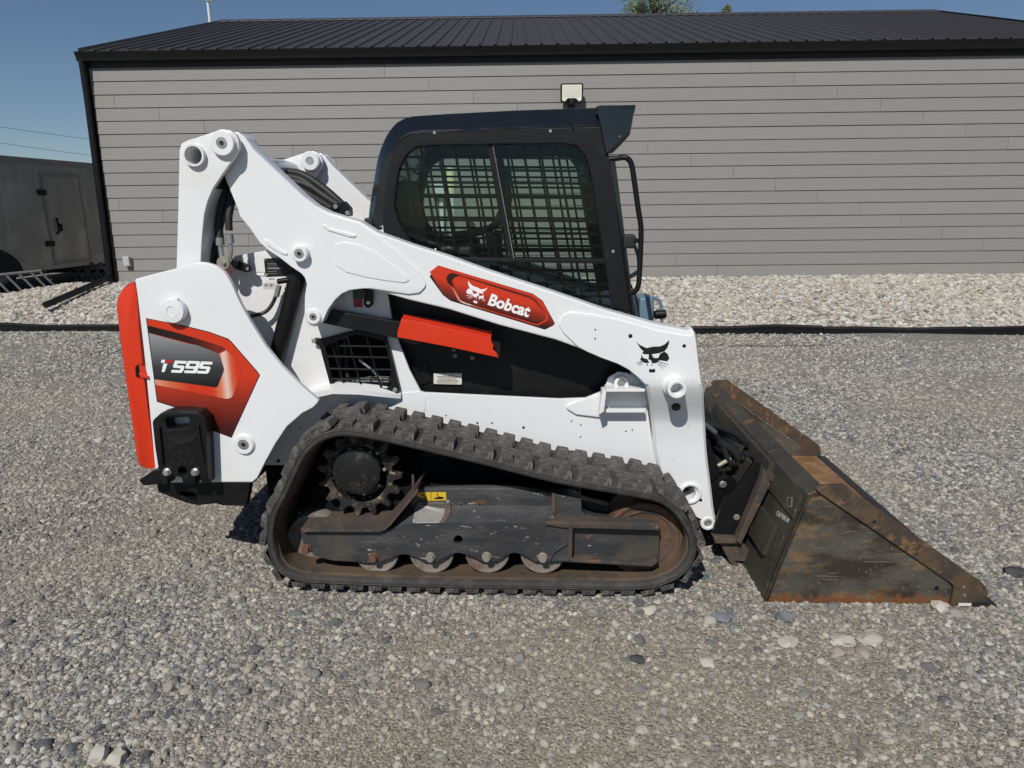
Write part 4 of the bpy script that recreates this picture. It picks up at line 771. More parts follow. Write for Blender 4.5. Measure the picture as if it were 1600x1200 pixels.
for pts in (((366, 500, 0.33), (392, 494, 0.32), (415, 487, 0.33), (428, 470, 0.34), (433, 452, 0.34)),): tube('hose', [V3(*q) for q in pts], 0.008, HOSE, hs, 8, 6)
tube('fitting', [V3(432, 463, 0.335), V3(436, 446, 0.335)], 0.0115, ALU, hs); tube('fitting', [V3(434, 440, 0.33), V3(452, 437, 0.33)], 0.012, BLACK, hs)
# --- lift cylinder
cyl = M(tube('lift_cylinder', [V3(474, 395, 0.345), V3(467, 420, 0.345)], 0.022, STEEL, root, 16)); 
M(tube('cylinder_barrel', [V3(468, 418, 0.345), V3(432, 560, 0.345), V3(405, 665, 0.345)], 0.036, BLACK, cyl, 20))
# --- lift arm
arm_top = [(366, 206), (373, 207, 3), (383, 214, 4), (397.5, 233), (422.5, 257), (447.5, 280.5), (472.5, 304.5), (492.5, 320.5), (512, 331), (540, 339.5), (562, 345.5), (590, 363), (640, 381), (700, 400), (759, 421.5), (802.5, 436), (852, 452), (946, 484), (1020, 505), (1074, 516), (1082, 512.5), (1087, 520)]
arm_low = [(1091, 552), (1098, 601), (1008, 603), (996, 590), (982, 578), (965, 569), (940, 560), (916, 550), (900, 543), (868, 531.5), (780, 508.5), (700, 483.5), (640, 469.5), (600, 458), (567, 450), (546, 452.5), (534, 458), (524, 467), (513, 482), (504, 503)] + [(490+15.5*cos(a_), 495+15.5*sin(a_)) for a_ in lin(0.5, 2.9, 8)] + [(475, 492), (475.5, 462), (478.5, 444), (476, 434), (470, 426), (455, 416), (435, 400.5), (420, 391), (405, 377.5), (390, 355.5), (375, 337.5), (370, 322), (355, 286), (342, 255), (335, 232), (342, 210)]
arm = M(PE('lift_arm', arm_top+arm_low, 0.245, 0.335, WHITE, root, bev=0.012))
rp_ = [(366, 206), (373, 207, 3), (383, 215, 4), (397, 235), (422, 259), (447, 283), (472, 307), (492, 323), (511, 334), (540, 343), (560, 349), (584, 366, 6), (620, 393), (655, 424, 8), (667, 446, 9), (655, 458, 9), (638, 460), (580, 451), (567, 451), (546, 453.5), (534, 459), (524, 468), (513, 483), (504, 503)] + [(490+15.5*cos(a_), 495+15.5*sin(a_)) for a_ in lin(0.5, 2.9, 8)] + [(475.5, 492), (476, 462), (479, 444), (476, 434), (470, 427), (455, 417), (435, 401.5), (420, 392), (405, 378.5), (390, 356.5), (375, 338.5), (370, 323), (355, 287), (342, 255), (335, 232), (342, 210)]
M(PE('rear_casting', rp_, 0.236, 0.246, WHITE, arm, bev=0.005))
M(PE('pressed_recess', [(521, 392), (526, 381, 5), (538, 377.5, 5), (560, 382), (587, 394), (612, 413), (637, 432, 4), (640, 438, 3), (632, 442, 4), (600, 438), (571, 433), (540, 425, 6), (526, 415, 6)], 0.2325, 0.237, WHITE, arm, bev=0.003))
for g in ([(411, 375, 2), (418, 374, 2), (430, 384), (449, 395, 2), (448, 399, 2), (440, 397), (416, 383)], [(502, 352, 2), (508, 350, 2), (515, 356), (557, 367, 2), (555, 371, 2), (545, 370), (512, 360)]): M(PE('weld_bead', g, 0.2315, 0.237, WHITE, arm, bev=0.003, r=1))
M(PE('front_casting', [(872, 506, 8), (879, 493, 8), (892, 487, 6), (925, 491), (966, 499), (1028, 517), (1077, 525), (1084, 521), (1087, 527), (1090, 552), (1096, 601), (1009, 601), (997, 589.5), (982, 577.5), (965, 568.5), (940, 559.5), (917, 549.5), (903, 542, 4), (880, 520)], 0.236, 0.246, WHITE, arm, bev=0.005))
boss(arm, 471, 396, 0.236, 0.033, 0.030, 0.0175)
boss(arm, 490, 495, 0.236, 0.030, 0.008, 0.014)
M(disc('arm_hole', 985, 525, 0.236, 0.0085, 0.0012, DECAL_BLACK, arm, 0.0003)); M(disc('arm_hole', 1069, 540.5, 0.236, 0.0075, 0.0012, DECAL_BLACK, arm, 0.0003))
for yy in (515, 529): M(disc('arm_hole', 930, yy, 0.236, 0.0035, 0.0012, DECAL_BLACK, arm, 0.0003, 12))
# lower leg of the arm: bends inward, then runs straight down to the hinge
def leg_row(py, xl, xr, y): 
    a_ = U(xl, py, y); b_ = U(xr, py, y); c = 0.012
    return [(a_[0], y+0.012, a_[1]), (a_[0]+c, y, a_[1]), (b_[0]-c, y, b_[1]), (b_[0], y+0.012, b_[1]), (b_[0], y+0.09, b_[1]), (a_[0], y+0.09, a_[1])]
rows = []
def offs(px, py, y, k=1): # keep metres while depth changes
    return px
for (py, xl, xr, y) in ((590, 1002, 1094.5, 0.2357), (600, 1008.5, 1097.5, 0.2357), (607, 1010, 1099.5, 0.243), (618, 1013, 1100.5, 0.258), (632, 1015.5, 1101, 0.285), (645, 1017, 1101.5, 0.308), (655, 1018, 1102, 0.322), (664, 1019, 1102.5, 0.33), (700, 1022, 1104.5, 0.332), (725, 1027, 1107, 0.332), (748, 1034, 1110, 0.332), (772, 1048, 1113, 0.332), (790, 1062, 1115, 0.332), (803, 1077, 1117, 0.332), (811, 1091, 1119, 0.332)): rows.append(leg_row(py, xl, xr, y))
leg = M(loftmesh('arm_leg', rows, WHITE, arm, ang=28))
def drill(o, c, r, dpt, axis=(0, -1, 0)):
    k = lathe('tmp', cylprof(r, -dpt, 0.03, 0.0005), c, None, None, axis, 32); md = o.modifiers.new('b', 'BOOLEAN'); md.object = k; md.operation = 'DIFFERENCE'; md.solver = 'EXACT'
    dg = bpy.context.evaluated_depsgraph_get(); me = bpy.data.meshes.new_from_object(o.evaluated_get(dg)); o.modifiers.remove(md); old = o.data; o.data = me; bpy.data.meshes.remove(old); kd = k.data; bpy.data.objects.remove(k); bpy.data.meshes.remove(kd)
    me.set_sharp_from_angle(angle=radians(28))
drill(leg, V3(1078, 770, 0.332), 0.0365, 0.07)
M(lathe('hinge_eye', ringprof(0.034, 0.017, -0.09, 0.001, 0.004), V3(1106.5, 818, 0.33), WHITE, leg)); 
hp = V3(1106.5, 818, 0.33)
lathe('hinge_pin', [(0.018, -0.5), (0.018, -0.006), (0.012, -0.003), (0.008, -0.006), (0, -0.006)], hp, GREYPLATE, root)
M(lathe('leg_ring', ringprof(0.050, 0.036, -0.002, 0.012, 0.003), V3(1078, 770, 0.332), WHITE, leg))
M(disc('leg_hole', 1095, 781.5, 0.332, 0.007, 0.0012, DECAL_BLACK, leg, 0.0003))
tb = V3(1057, 604, 0.245); tb.y = 0.236
lt_ = M(lathe('pivot_tube', [(0.0245, -0.02), (0.0245, 0.068), (0.027, 0.072), (0.036, 0.072), (0.039, 0.069), (0.039, 0.012), (0.048, 0.004), (0.05, -0.02)], V3(1053, 602, 0.236), WHITE, leg)); M(lathe('tube_core', cylprof(0.0245, 0, 0.008, 0.001), V3(1053, 602, 0.236), CREAM, lt_))
M(PE('slot', [(1048, 628, 3), (1056, 626, 3), (1062, 628, 3), (1062, 638, 3), (1056, 641, 3), (1049, 640, 3)], 0.279, 0.2815, DECAL_BLACK, leg, bev=0.0003)) if False else None
q = V3(1056, 634, 0.292); lathe('slot', cylprof(0.0185, -0.012, 0.014, 0.001), q, DECAL_BLACK, leg, (0, -0.83, -0.55), 20)
# arm decal
ad_ = decal('maker_decal', [(671, 432, 3), (684, 414.5, 3), (833, 459, 4), (848, 470, 8), (867.5, 506, 3), (852, 515, 4), (704, 470, 8), (692, 461, 4)], 0.245, DECAL_BLACK, arm)
def ap(x, y): return (660+x/7.27, 400+y/7.27)
DY = 0.2440
slope = 0.29
DEC_A = print_grad('print_orange_band', [(0, DD), (0.35, (0.25, 0.02, 0.008)), (0.6, DR), (1, DR)], 'D', *(lambda lo, hi: (lo, hi))(min(U(*ap(250, 480), DY)[1]+slope*U(*ap(250, 480), DY)[0], 9), U(*ap(300, 150), DY)[1]+slope*U(*ap(300, 150), DY)[0]), px=slope)
decal('decal_red', [ap(*p) for p in [(84, 180), (170, 115), (200, 112), (1260, 435), (1320, 480), (1370, 530), (1500, 765), (1490, 785), (1400, 830), (1380, 832), (340, 505), (270, 470), (225, 415)]], 0.2442, DEC_A, ad_)
DEC_B = print_grad('print_dark_lip', [(0, (0.02, 0.003, 0.002)), (0.6, (0.05, 0.006, 0.004)), (1, (0.20, 0.018, 0.008))], 'X', U(*ap(270, 250), DY)[0], U(*ap(1390, 600), DY)[0])
decal('decal_lip', [ap(*p) for p in [(270, 250), (300, 205), (345, 192), (1230, 455), (1280, 485), (1390, 620), (1375, 635), (1260, 500), (1220, 480), (420, 222), (360, 245), (335, 285), (375, 390), (345, 350), (285, 300)]], 0.2434, DEC_B, ad_)
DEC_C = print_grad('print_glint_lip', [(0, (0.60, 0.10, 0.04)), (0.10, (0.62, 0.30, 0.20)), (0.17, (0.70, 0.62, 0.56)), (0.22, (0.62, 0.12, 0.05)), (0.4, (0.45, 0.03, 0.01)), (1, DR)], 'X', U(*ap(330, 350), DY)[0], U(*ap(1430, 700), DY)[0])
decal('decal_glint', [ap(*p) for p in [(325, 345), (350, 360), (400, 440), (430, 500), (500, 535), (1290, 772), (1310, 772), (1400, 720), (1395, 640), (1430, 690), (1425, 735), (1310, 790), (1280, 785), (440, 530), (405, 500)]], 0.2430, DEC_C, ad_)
decal('decal_field', [ap(*p) for p in [(340, 285), (365, 248), (420, 228), (1220, 485), (1255, 505), (1388, 640), (1395, 715), (1305, 762), (500, 528), (470, 515), (430, 470), (380, 385)]], 0.2426, DEC_A, ad_)
def wf(x, y): # mirrored and turned emblem for the decal
    u_ = -(x-335)*0.095; v_ = (y-376)*0.093; c_, s_ = cos(0.285), sin(0.285); return (744.5+u_*c_-v_*s_*0.6, 458+u_*s_+v_*c_)
emblem('white_emblem', 0.2422, DECAL_WHITE, ad_, wf, 0.0004)
text_px('lettering', 'Bobcat', (761.5, 476.5), (825, 496.3), 19, 0.2418, DECAL_WHITE, ad_, 0.035, shear=0.06)
emblem('black_emblem', 0.236, DECAL_BLACK, arm, lambda x, y: (970+x/6.67, 500+y/6.67), 0.0006)
# --- black control link and red channel
lk = M(PE('control_link', [(500, 481), (514, 484), (640, 506), (782, 537), (782, 560), (640, 533), (504, 505), (496, 500)], 0.30, 0.345, BLACK, root, bev=0.004))
PE('link_bracket', [(585, 497, 4), (596, 497, 4), (600, 510), (582, 508)], 0.345, 0.37, BLACK, lk)
rc = [(627, 498.5), (640, 500), (700, 513), (767, 527), (768, 534), (771, 539), (770, 546), (775, 550), (779, 559), (700, 542), (620.5, 527), (621, 519), (624, 508)]
rch = PE('lift_arm_stop', rc, 0.275, 0.283, RED, lk, bev=0.003)
a = [U(px_, py_, 0.275) for px_, py_ in ((627, 498.5), (767, 527))]
loftmesh('stop_flange', [[(x, 0.279, z), (x, 0.355, z+0.012), (x, 0.355, z+0.006), (x, 0.279, z-0.006)] for x, z in a], RED, rch)

# --- cab
cab = empty('cab'); cab.parent = root
YC = 0.43; YCF = 2*CY-YC
cab_out = [(603, 380), (599, 362), (597, 330), (600, 300), (607, 258), (615, 230), (624, 216), (638, 207), (660, 203.5), (700, 202), (809, 199.5), (931, 198), (947, 198), (951, 241), (962, 300), (975, 380), (991, 490), (880, 462), (760, 432), (640, 392)]
win = [(618, 310), (616, 318), (620, 290), (632, 245), (642, 234, 4), (660, 228, 4), (730, 226), (880, 223.5), (900, 228, 6), (912, 241, 6), (920, 258), (932, 330), (956, 478), (880, 462), (760, 424), (640, 381), (636, 372), (624, 340)]
win = [(616, 322), (618, 292), (624, 262), (634, 242, 8), (652, 229, 10), (680, 227), (880, 223.5), (903, 228, 12), (916, 245, 12), (924, 275), (936, 350), (957, 482), (880, 462), (760, 424), (645, 385), (638, 374), (622, 346)]
sf = M(PE('side_frame', cab_out, YC, YC+0.045, CABF, cab, [fillet(win)], 0.004))
# roof and rear shell: swept across with rounded shoulders
prof = [(583, 362), (577, 350), (579, 328), (582, 306), (586.5, 279), (591, 253), (593.5, 243), (596.5, 233), (600.5, 222.5), (605.5, 212), (611, 203), (616, 197), (622, 191), (629, 187), (637, 183.5), (646, 181.3), (660, 180.2), (700, 177.5), (809, 172), (880, 169.8), (931, 168.2), (946, 167.8)]
P2 = [Vector(U(a_, b_, YC+0.10)) for a_, b_ in prof]
nr = []
for i, p in enumerate(P2):
    d_ = (P2[min(i+1, len(P2)-1)]-P2[max(i-1, 0)]).normalized(); nr.append(Vector((-d_.y, d_.x)))
def shell(depth, y): return [(p.x-n_.x*depth, y, p.y-n_.y*depth) for p, n_ in zip(P2, nr)]
rows = []
def rr_at(i): return 0.042+0.040*sstep(0.2, 0.75, nr[i].y)      # small radius down the back, large over the roof
for (yo, dp) in ((0.0, 1.0), (0.003, 0.93), (0.007, 0.87), (0.050, 0.20), (0.056, 0.14), (0.066, 0.07), (0.110, 0.0)):      # pressed, flat-faced shoulder
    rows.append([(p.x-n_.x*rr_at(i)*dp, YC-0.002+yo, p.y-n_.y*rr_at(i)*dp) for i, (p, n_) in enumerate(zip(P2, nr))])
rows2 = rows + [[(x, 2*CY-y, z) for x, y, z in r_] for r_ in rows[::-1]]
inner = [shell(0.09, YCF-0.002), shell(0.09, YC+0.002)]
# 'shell' depth is measured inwards; the roof stands a little outside the side frame
bm = bmesh.new(); R_ = [[bm.verts.new(p) for p in r_] for r_ in rows2+inner]
for A, Bq in zip(R_, R_[1:]):
    for k in range(len(A)-1): bm.faces.new((A[k], A[k+1], Bq[k+1], Bq[k]))
for A, Bq in ((R_[-1], R_[0]),):
    for k in range(len(A)-1): bm.faces.new((A[k], A[k+1], Bq[k+1], Bq[k]))
bm.faces.new([r_[0] for r_ in R_]); bm.faces.new([r_[-1] for r_ in R_]); bmesh.ops.recalc_face_normals(bm, faces=bm.faces)
bm_fin('roof_shell', bm, CABP, cab, 22)
# front visor
vz = [(932, 166.5), (937, 164.8), (993, 164), (992, 172), (985, 210, 4), (975, 222), (959, 238, 4), (946, 241), (940, 205)]
vzu = [U(a_, b_, YC-0.01) for a_, b_ in fillet(vz)]
rows = []
for y_, s in ((YC-0.012, 0.0), (YC+0.0, 0.0), (YC+0.03, 1.0)):
    rows.append([(x, y_, z) for x, z in vzu])
M(PE('visor_side', vz, YC-0.014, YC+0.02, CABP, cab, bev=0.010))
vt = [U(a_, b_, YC) for a_, b_ in ((932, 166.8), (937, 165), (993, 164.2))]
sweepY('visor_top', [vt[0], vt[1], vt[2], (vt[2][0]-0.004, vt[2][1]-0.03), (vt[0][0], vt[0][1]-0.03)], YC-0.004, YCF+0.004, CABP, cab)
for (a_, b_) in ((679, 207.5), (860, 205), (958, 393), (622, 373)): M(disc('screw', a_, b_, YC, 0.007, 0.005, STEEL, sf, 0.002, 14))
M(tube('roof_dimple', [V3(889, 188, YC+0.0), V3(896, 202, YC-0.002)], 0.004, CABP, sf, 8))
M(disc('rivet', 968, 213, YC-0.014, 0.003, 0.002, STEEL, sf, 0.001, 10))
# side window: glass, sliding rails, punched steel screen
wg = [U(a_, b_, YC+0.03) for a_, b_ in [(614, 322), (622, 262), (642, 230), (680, 222), (890, 220), (916, 235), (928, 275), (962, 488), (880, 470), (760, 432), (640, 390), (618, 346)]]
gl = M(extr('window_glass', wg, YC+0.024, YC+0.029, GLASS, sf, bev=0))
M(PE('window_rail', [(761, 226), (770, 226), (803, 405), (797, 405)], YC+0.012, YC+0.024, CABF, sf, bev=0.002)); M(PE('window_rail', [(706, 402), (760, 403.5), (948, 405.5), (949, 412), (760, 409.5), (722, 409)], YC+0.012, YC+0.024, CABF, sf, bev=0.002))
M(tube('rail_highlight', [V3(770, 227, YC+0.011), V3(803, 404, YC+0.011)], 0.0018, GREYPLATE, sf, 6))
# bars of the screen
def inside(x, y, poly):
    c = False; n = len(poly); j = n-1
    for i in range(n):
        if ((poly[i][1] > y) != (poly[j][1] > y)) and (x < (poly[j][0]-poly[i][0])*(y-poly[i][1])/(poly[j][1]-poly[i][1])+poly[i][0]): c = not c
        j = i
    return c
wpoly = fillet([(610, 322), (614, 262), (630, 230), (660, 218), (890, 216), (925, 235), (940, 300), (968, 492), (880, 472), (760, 434), (640, 392), (615, 350)])
YS = YC+0.050
def clipline(p, q, n=90):
    ins = [k for k in range(n+1) if inside(p[0]+(q[0]-p[0])*k/n, p[1]+(q[1]-p[1])*k/n, wpoly)]
    if not ins: return None
    f = lambda k: (p[0]+(q[0]-p[0])*k/n, p[1]+(q[1]-p[1])*k/n); return f(ins[0]), f(ins[-1])
def flatbar(p, q, y, wpx, th):
    d_ = Vector((q[0]-p[0], q[1]-p[1])).normalized(); n_ = Vector((-d_.y, d_.x))*wpx/2
    return [(p[0]+n_.x, p[1]+n_.y), (q[0]+n_.x, q[1]+n_.y), (q[0]-n_.x, q[1]-n_.y), (p[0]-n_.x, p[1]-n_.y)]
scr = M(box('side_screen', (U(700, 411, YS)[0], YS-0.002, U(700, 411, YS)[1]), (U(950, 411, YS)[0], YS+0.004, U(700, 405, YS)[1]), CABF, cab))
for k in range(15):
    x = 575+26.6*k; c = clipline((x, 216), (x+49, 500))
    if c and abs(c[1][1]-c[0][1]) > 15: M(PE('screen_bar', flatbar(c[0], c[1], YS, 4.0, 0), YS, YS+0.004, SCREENM, scr, bev=0))
for k in range(14):
    y = 246+19.6*k; c = clipline((600, y-1), (975, y+2))
    if c and abs(c[1][0]-c[0][0]) > 15: M(PE('screen_bar', flatbar(c[0], c[1], YS, 4.2, 0), YS+0.0005, YS+0.0045, SCREENM, scr, bev=0))
# cab interior
zfl = U(760, 500, CY)[1]
box('cab_floor', (U(590, 450, YC)[0], YC+0.05, 0.62), (U(985, 500, YC)[0], YCF-0.05, 0.80), BLACKBAY, cab, 0.01)
box('lower_sill', (U(590, 420, YC)[0]+0.02, YC+0.048, 0.78), (U(985, 500, YC)[0]-0.01, YC+0.07, 1.02), BLACKBAY, cab, 0.004)
bx0 = U(628, 330, CY)[0]
seat = box('seat', (bx0+0.02, 0.62, 1.06), (bx0+0.50, 1.06, 1.19), SEATM, cab, 0.04)
box('seat_back', (bx0+0.0, 0.62, 1.15), (bx0+0.13, 1.06, 1.72), SEATM, seat, 0.05, Matrix.Translation((bx0, 0, 1.15)) @ Matrix.Rotation(radians(-8), 4, 'Y') @ Matrix.Translation((-bx0, 0, -1.15)))
box('rear_wall', (U(584, 350, YC)[0]+0.05, YC+0.08, 0.8), (U(584, 350, YC)[0]+0.07, YCF-0.08, 1.35), BLACKBAY, cab, 0.005)
for s in (0, 1):
    yy = 0.56 if s == 0 else 2*CY-0.56
    ar = tube('armrest', [V3(660, 398, 0.56)*1.0 if s == 0 else Vector((V3(660, 398, 0.56).x, yy, V3(660, 398, 0.56).z)), Vector((V3(735, 392, 0.56).x, yy, V3(735, 392, 0.56).z))], 0.035, SEATM, cab, 10)
    b_ = V3(770, 395, 0.56); tube('joystick', [(b_.x, yy, b_.z-0.16), (b_.x, yy, b_.z), (b_.x-0.01, yy, b_.z+0.08)], [0.016, 0.018, 0.028], SEATM, cab, 10)
bar_p = [V3(781, 250, 0.6), V3(787, 290, 0.6), V3(788, 318, 0.6), V3(772, 352, 0.62), V3(742, 364, 0.7), V3(710, 368, 0.78)]
tube('lap_bar', bar_p, 0.017, SEATM, cab, 10, 6); tube('lap_bar', [(p.x, 2*CY-p.y, p.z) for p in bar_p], 0.017, SEATM, cab, 10, 6)
box('monitor', (U(905, 290, 0.5)[0], 0.5, U(905, 290, 0.5)[1]), (U(918, 290, 0.5)[0], 0.62, U(905, 250, 0.5)[1]), SEATM, cab, 0.01)
fl_ = [V3(900, 440, 0.62), V3(880, 420, 0.62)]; box('foot_pedal', (fl_[0].x-0.06, 0.62, fl_[0].z-0.07), (fl_[0].x+0.0, 0.70, fl_[0].z-0.01), SEATM, cab, 0.01)
tube('spring', [V3(680, 392, 0.52) + Vector((0.0014*k, 0.010*cos(k*1.1), 0.010*sin(k*1.1)+0.0003*k)) for k in range(60)], 0.003, STEEL, cab, 6)
box('headliner', (U(640, 240, YC)[0], YC+0.05, U(700, 222, YC)[1]), (U(920, 240, YC)[0], YCF-0.05, U(700, 205, YC)[1]), BLACKBAY, cab, 0.01)
# front door: posts, glass, grab bar
fx0, fz0 = U(952, 243, YC); fx1, fz1 = U(992, 486, YC)
for s in (0, 1):
    y_ = YC+0.0 if s == 0 else YCF-0.03
    loftmesh('door_post', [[(fx0, y_, fz0), (fx0+0.022, y_, fz0), (fx0+0.022, y_+0.03, fz0), (fx0, y_+0.03, fz0)], [(fx1-0.008, y_, fz1-0.1), (fx1+0.014, y_, fz1-0.1), (fx1+0.014, y_+0.03, fz1-0.1), (fx1-0.008, y_+0.03, fz1-0.1)]], CABP, cab)
loftmesh('door_glass', [[(fx0+0.022, YC+0.03, fz0-0.02), (fx0+0.026, YC+0.03, fz0-0.02), (fx0+0.026, YCF-0.03, fz0-0.02), (fx0+0.022, YCF-0.03, fz0-0.02)], [(fx1+0.01, YC+0.03, fz1-0.08), (fx1+0.014, YC+0.03, fz1-0.08), (fx1+0.014, YCF-0.03, fz1-0.08), (fx1+0.01, YCF-0.03, fz1-0.08)]], GLASS, cab)
dpst = [V3(951, 249, YC+0.01), V3(966, 247, YC), V3(976, 246, YC-0.01), V3(983, 250, YC-0.01), V3(987, 258, YC-0.01), V3(990, 275, YC-0.01), V3(997, 325, YC-0.01), V3(1001.5, 355, YC-0.01), V3(1001, 390, YC-0.01), V3(999, 430, YC-0.01), V3(997, 448, YC-0.01), V3(991, 456, YC), V3(983, 457, YC+0.01)]
gb = tube('grab_bar', dpst, 0.0115, BLACK, cab, 12, 3)
a = V3(973, 388, YC); b_ = V3(993, 366, YC)
box('door_latch', (a.x, YC-0.02, a.z), (b_.x, YC+0.04, b_.z), SEATM, gb, 0.01); disc('latch_lock', 994, 376, YC-0.02, 0.011, 0.006, BLACK, gb)
tube('bar_brace', [V3(984, 433, YC), V3(996, 425, YC-0.005)], 0.009, BLACK, gb, 8); tube('bar_brace', [V3(990, 380, YC), V3(997, 400, YC-0.01), V3(998, 420, YC-0.01)], 0.007, BLACK, gb, 8, 4)
tube('wiper_cable', [V3(986, 445, YC+0.05), V3(995, 470, YC+0.05), V3(999, 495, YC+0.05)], 0.003, BLACK, cab, 6, 4)
for p_, q_ in (((571, 335), (580, 345)),): 
    a = V3(572, 345, YC+0.02); M(box('rear_mount', (a.x-0.01, YC+0.02, a.z-0.04), (a.x+0.05, YC+0.12, a.z+0.012), SEATM, cab, 0.008))
# pale blue plastic housing between the arms in front of the cab
a = V3(1000, 492, 0.95); b_ = V3(1022, 461, 0.95)
ft = box('front_housing', (a.x-0.02, 0.86, a.z-0.10), (b_.x-0.01, 1.04, b_.z), BLUEGREY, root, 0.02); tube('housing_guard', [V3(1013, 510, 0.9), V3(1015, 468, 0.9), V3(1026, 467, 0.9), V3(1033, 478, 0.9), V3(1034, 512, 0.9)], 0.008, BLUEGREY, ft, 8, 4); lathe('knob', cylprof(0.022, 0, 0.06, 0.006), V3(1022, 492, 0.9), BLACK, ft, (1, 0, 0.1))
# hoses over the far arm
for k, pts in enumerate((((440, 268, 1.12), (470, 272, 1.10), (500, 290, 1.08), (522, 308, 1.06), (540, 325, 1.05)), ((440, 276, 1.08), (470, 281, 1.06), (500, 302, 1.04), (530, 322, 1.02)), ((445, 285, 1.0), (475, 300, 1.0), (505, 318, 1.0), (525, 330, 1.0)), ((455, 283, 1.05), (480, 290, 1.05), (512, 312, 1.04), (538, 332, 1.03)))): tube('arm_hose', [V3(*q) for q in pts], 0.020, HOSE, hs, 10, 6)
cp = PE('hose_clamp', [(508, 330), (522, 318, 3), (535, 314, 3), (545, 325, 3), (546, 338, 3), (530, 338)], 0.98, 1.06, BLACK, hs); disc('bolt', 525, 323, 0.98, 0.012, 0.01, STEEL, cp); disc('bolt', 543.5, 333, 0.98, 0.012, 0.01, STEEL, cp)

# --- undercarriage
TW = 0.32
base = [(404+12, 842), (418.5, 815), (424, 796), (437, 772), (464, 714), (486, 688), (510, 675.5), (538, 672), (582, 677), (665, 695.5), (760, 718), (865, 744.5), (965, 763), (1020, 773), (1045, 783), (1066, 801), (1083, 828), (1088.5, 850), (1086, 872), (1072, 895), (1045, 912), (1002, 922), (900, 922), (740, 920), (582, 916), (480, 911), (454, 905), (436, 895), (423, 874)]
loop = [Vector(U(a_, b_, 0.0)) for a_, b_ in base]
lp3 = catmull([(p.x, 0, p.y) for p in loop], 10, True)
# resample evenly
cum = [0]
for i in range(len(lp3)): cum.append(cum[-1]+(lp3[(i+1) % len(lp3)]-lp3[i]).length)
TL = cum[-1]
def at(s):
    s %= TL; lo_ = 0
    import bisect
    i = min(max(bisect.bisect_right(cum, s)-1, 0), len(lp3)-1); f = (s-cum[i])/max(1e-9, cum[i+1]-cum[i]); return lp3[i].lerp(lp3[(i+1) % len(lp3)], f)
area = sum(lp3[i].x*lp3[(i+1) % len(lp3)].z-lp3[(i+1) % len(lp3)].x*lp3[i].z for i in range(len(lp3)))
SG = 1 if area > 0 else -1
def frame(s):
    t = (at(s+0.012)-at(s-0.012)).normalized(); n_ = Vector((t.z, 0, -t.x))*SG; return at(s), t, n_
NS = 170
track = empty('rubber_track'); track.parent = root
belt_sec = [(0.006, -0.028), (0.0, -0.022), (0.0, -0.012), (0.004, -0.009), (0.0, -0.005), (0.003, 0.0), (0.012, 0.004), (TW-0.012, 0.004), (TW, 0.0), (TW, -0.022), (TW-0.006, -0.028)]
def belt(mat, sec, name, par):
    rows = []
    for k in range(NS):
        p, t, n_ = frame(TL*k/NS); rows.append([(p.x+n_.x*h_, y_, p.z+n_.z*h_) for y_, h_ in sec])
    return loftmesh(name, rows, mat, par, closed_row=True, caps=False, closed_path=True, ang=50)
belt(RUBBER, belt_sec, 'belt', track)
belt(MUDRUB, [(0.03, -0.0285), (0.035, -0.036), (TW-0.035, -0.036), (TW-0.03, -0.0285)], 'belt_lining', track)
# C-shaped tread lugs: two outer teeth joined by an inner bridge
def lug_mesh():
    bm = bmesh.new(); H = 0.029
    def blk(x0, x1, y0, y1, h, tx=0.008, ty=0.006):
        b0 = [(x0, y0, 0), (x1, y0, 0), (x1, y1, 0), (x0, y1, 0)]; t0 = [(x0+tx, y0+ty, h), (x1-tx, y0+ty, h), (x1-tx, y1-ty, h), (x0+tx, y1-ty, h)]
        e0 = [(x0+tx*0.75, y0+ty*0.75, h-0.004), (x1-tx*0.75, y0+ty*0.75, h-0.004), (x1-tx*0.75, y1-ty*0.75, h-0.004), (x0+tx*0.75, y1-ty*0.75, h-0.004)]
        i0 = [(x0+tx+0.003, y0+ty+0.003, h), (x1-tx-0.003, y0+ty+0.003, h), (x1-tx-0.003, y1-ty-0.003, h), (x0+tx+0.003, y1-ty-0.003, h)]
        R = [[bm.verts.new(p) for p in q] for q in (b0, e0, i0)]
        for A, Bq in zip(R, R[1:]):
            for k in range(4): bm.faces.new((A[k], A[(k+1) % 4], Bq[(k+1) % 4], Bq[k]))
        bm.faces.new(R[-1])
    blk(-0.071, -0.011, 0.0, 0.105, H, 0.006); blk(0.011, 0.071, 0.0, 0.105, H, 0.006); blk(-0.064, 0.064, 0.07, 0.14, H*0.97); blk(-0.03, 0.03, 0.004, 0.09, H*0.5)
    for xx in (-0.039, 0.039):
        for q_ in (-0.016, -0.006, 0.004, 0.014): blk(xx+q_-0.002, xx+q_+0.002, -0.0025, 0.004, H*0.82, 0.0003, 0.0003)
    bmesh.ops.recalc_face_normals(bm, faces=bm.faces); me = bpy.data.meshes.new('tread_lug'); bm.to_mesh(me); bm.free(); me.materials.append(LUGM); return me
def lug_far():
    me = LM.copy()
    for v in me.vertices: v.co.y = -v.co.y
    me.flip_normals(); return me
LM = lug_mesh(); LMF = lug_far(); NL = round(TL/0.165)
track2 = empty('rubber_track'); track2.parent = root; track2.location = (0, 2*CY-TW, 0)
for trk in (track, track2):
    for k in range(NL):
        for row in (0, 1):
            p, t, n_ = frame(TL*(k+0.2+0.5*row)/NL); yv = Vector((0, 1, 0)) 
            xv = t if t.cross(yv).dot(n_) > 0 else -t
            o = bpy.data.objects.new('tread_lug', LM if row == 0 else LMF); COL.objects.link(o); o.parent = trk
            yy = 0.003 if row == 0 else TW-0.003
            o.matrix_local = Matrix(((xv.x, 0, n_.x, p.x+n_.x*0.001), (xv.y, 1, n_.y, yy), (xv.z, 0, n_.z, p.z+n_.z*0.001), (0, 0, 0, 1)))
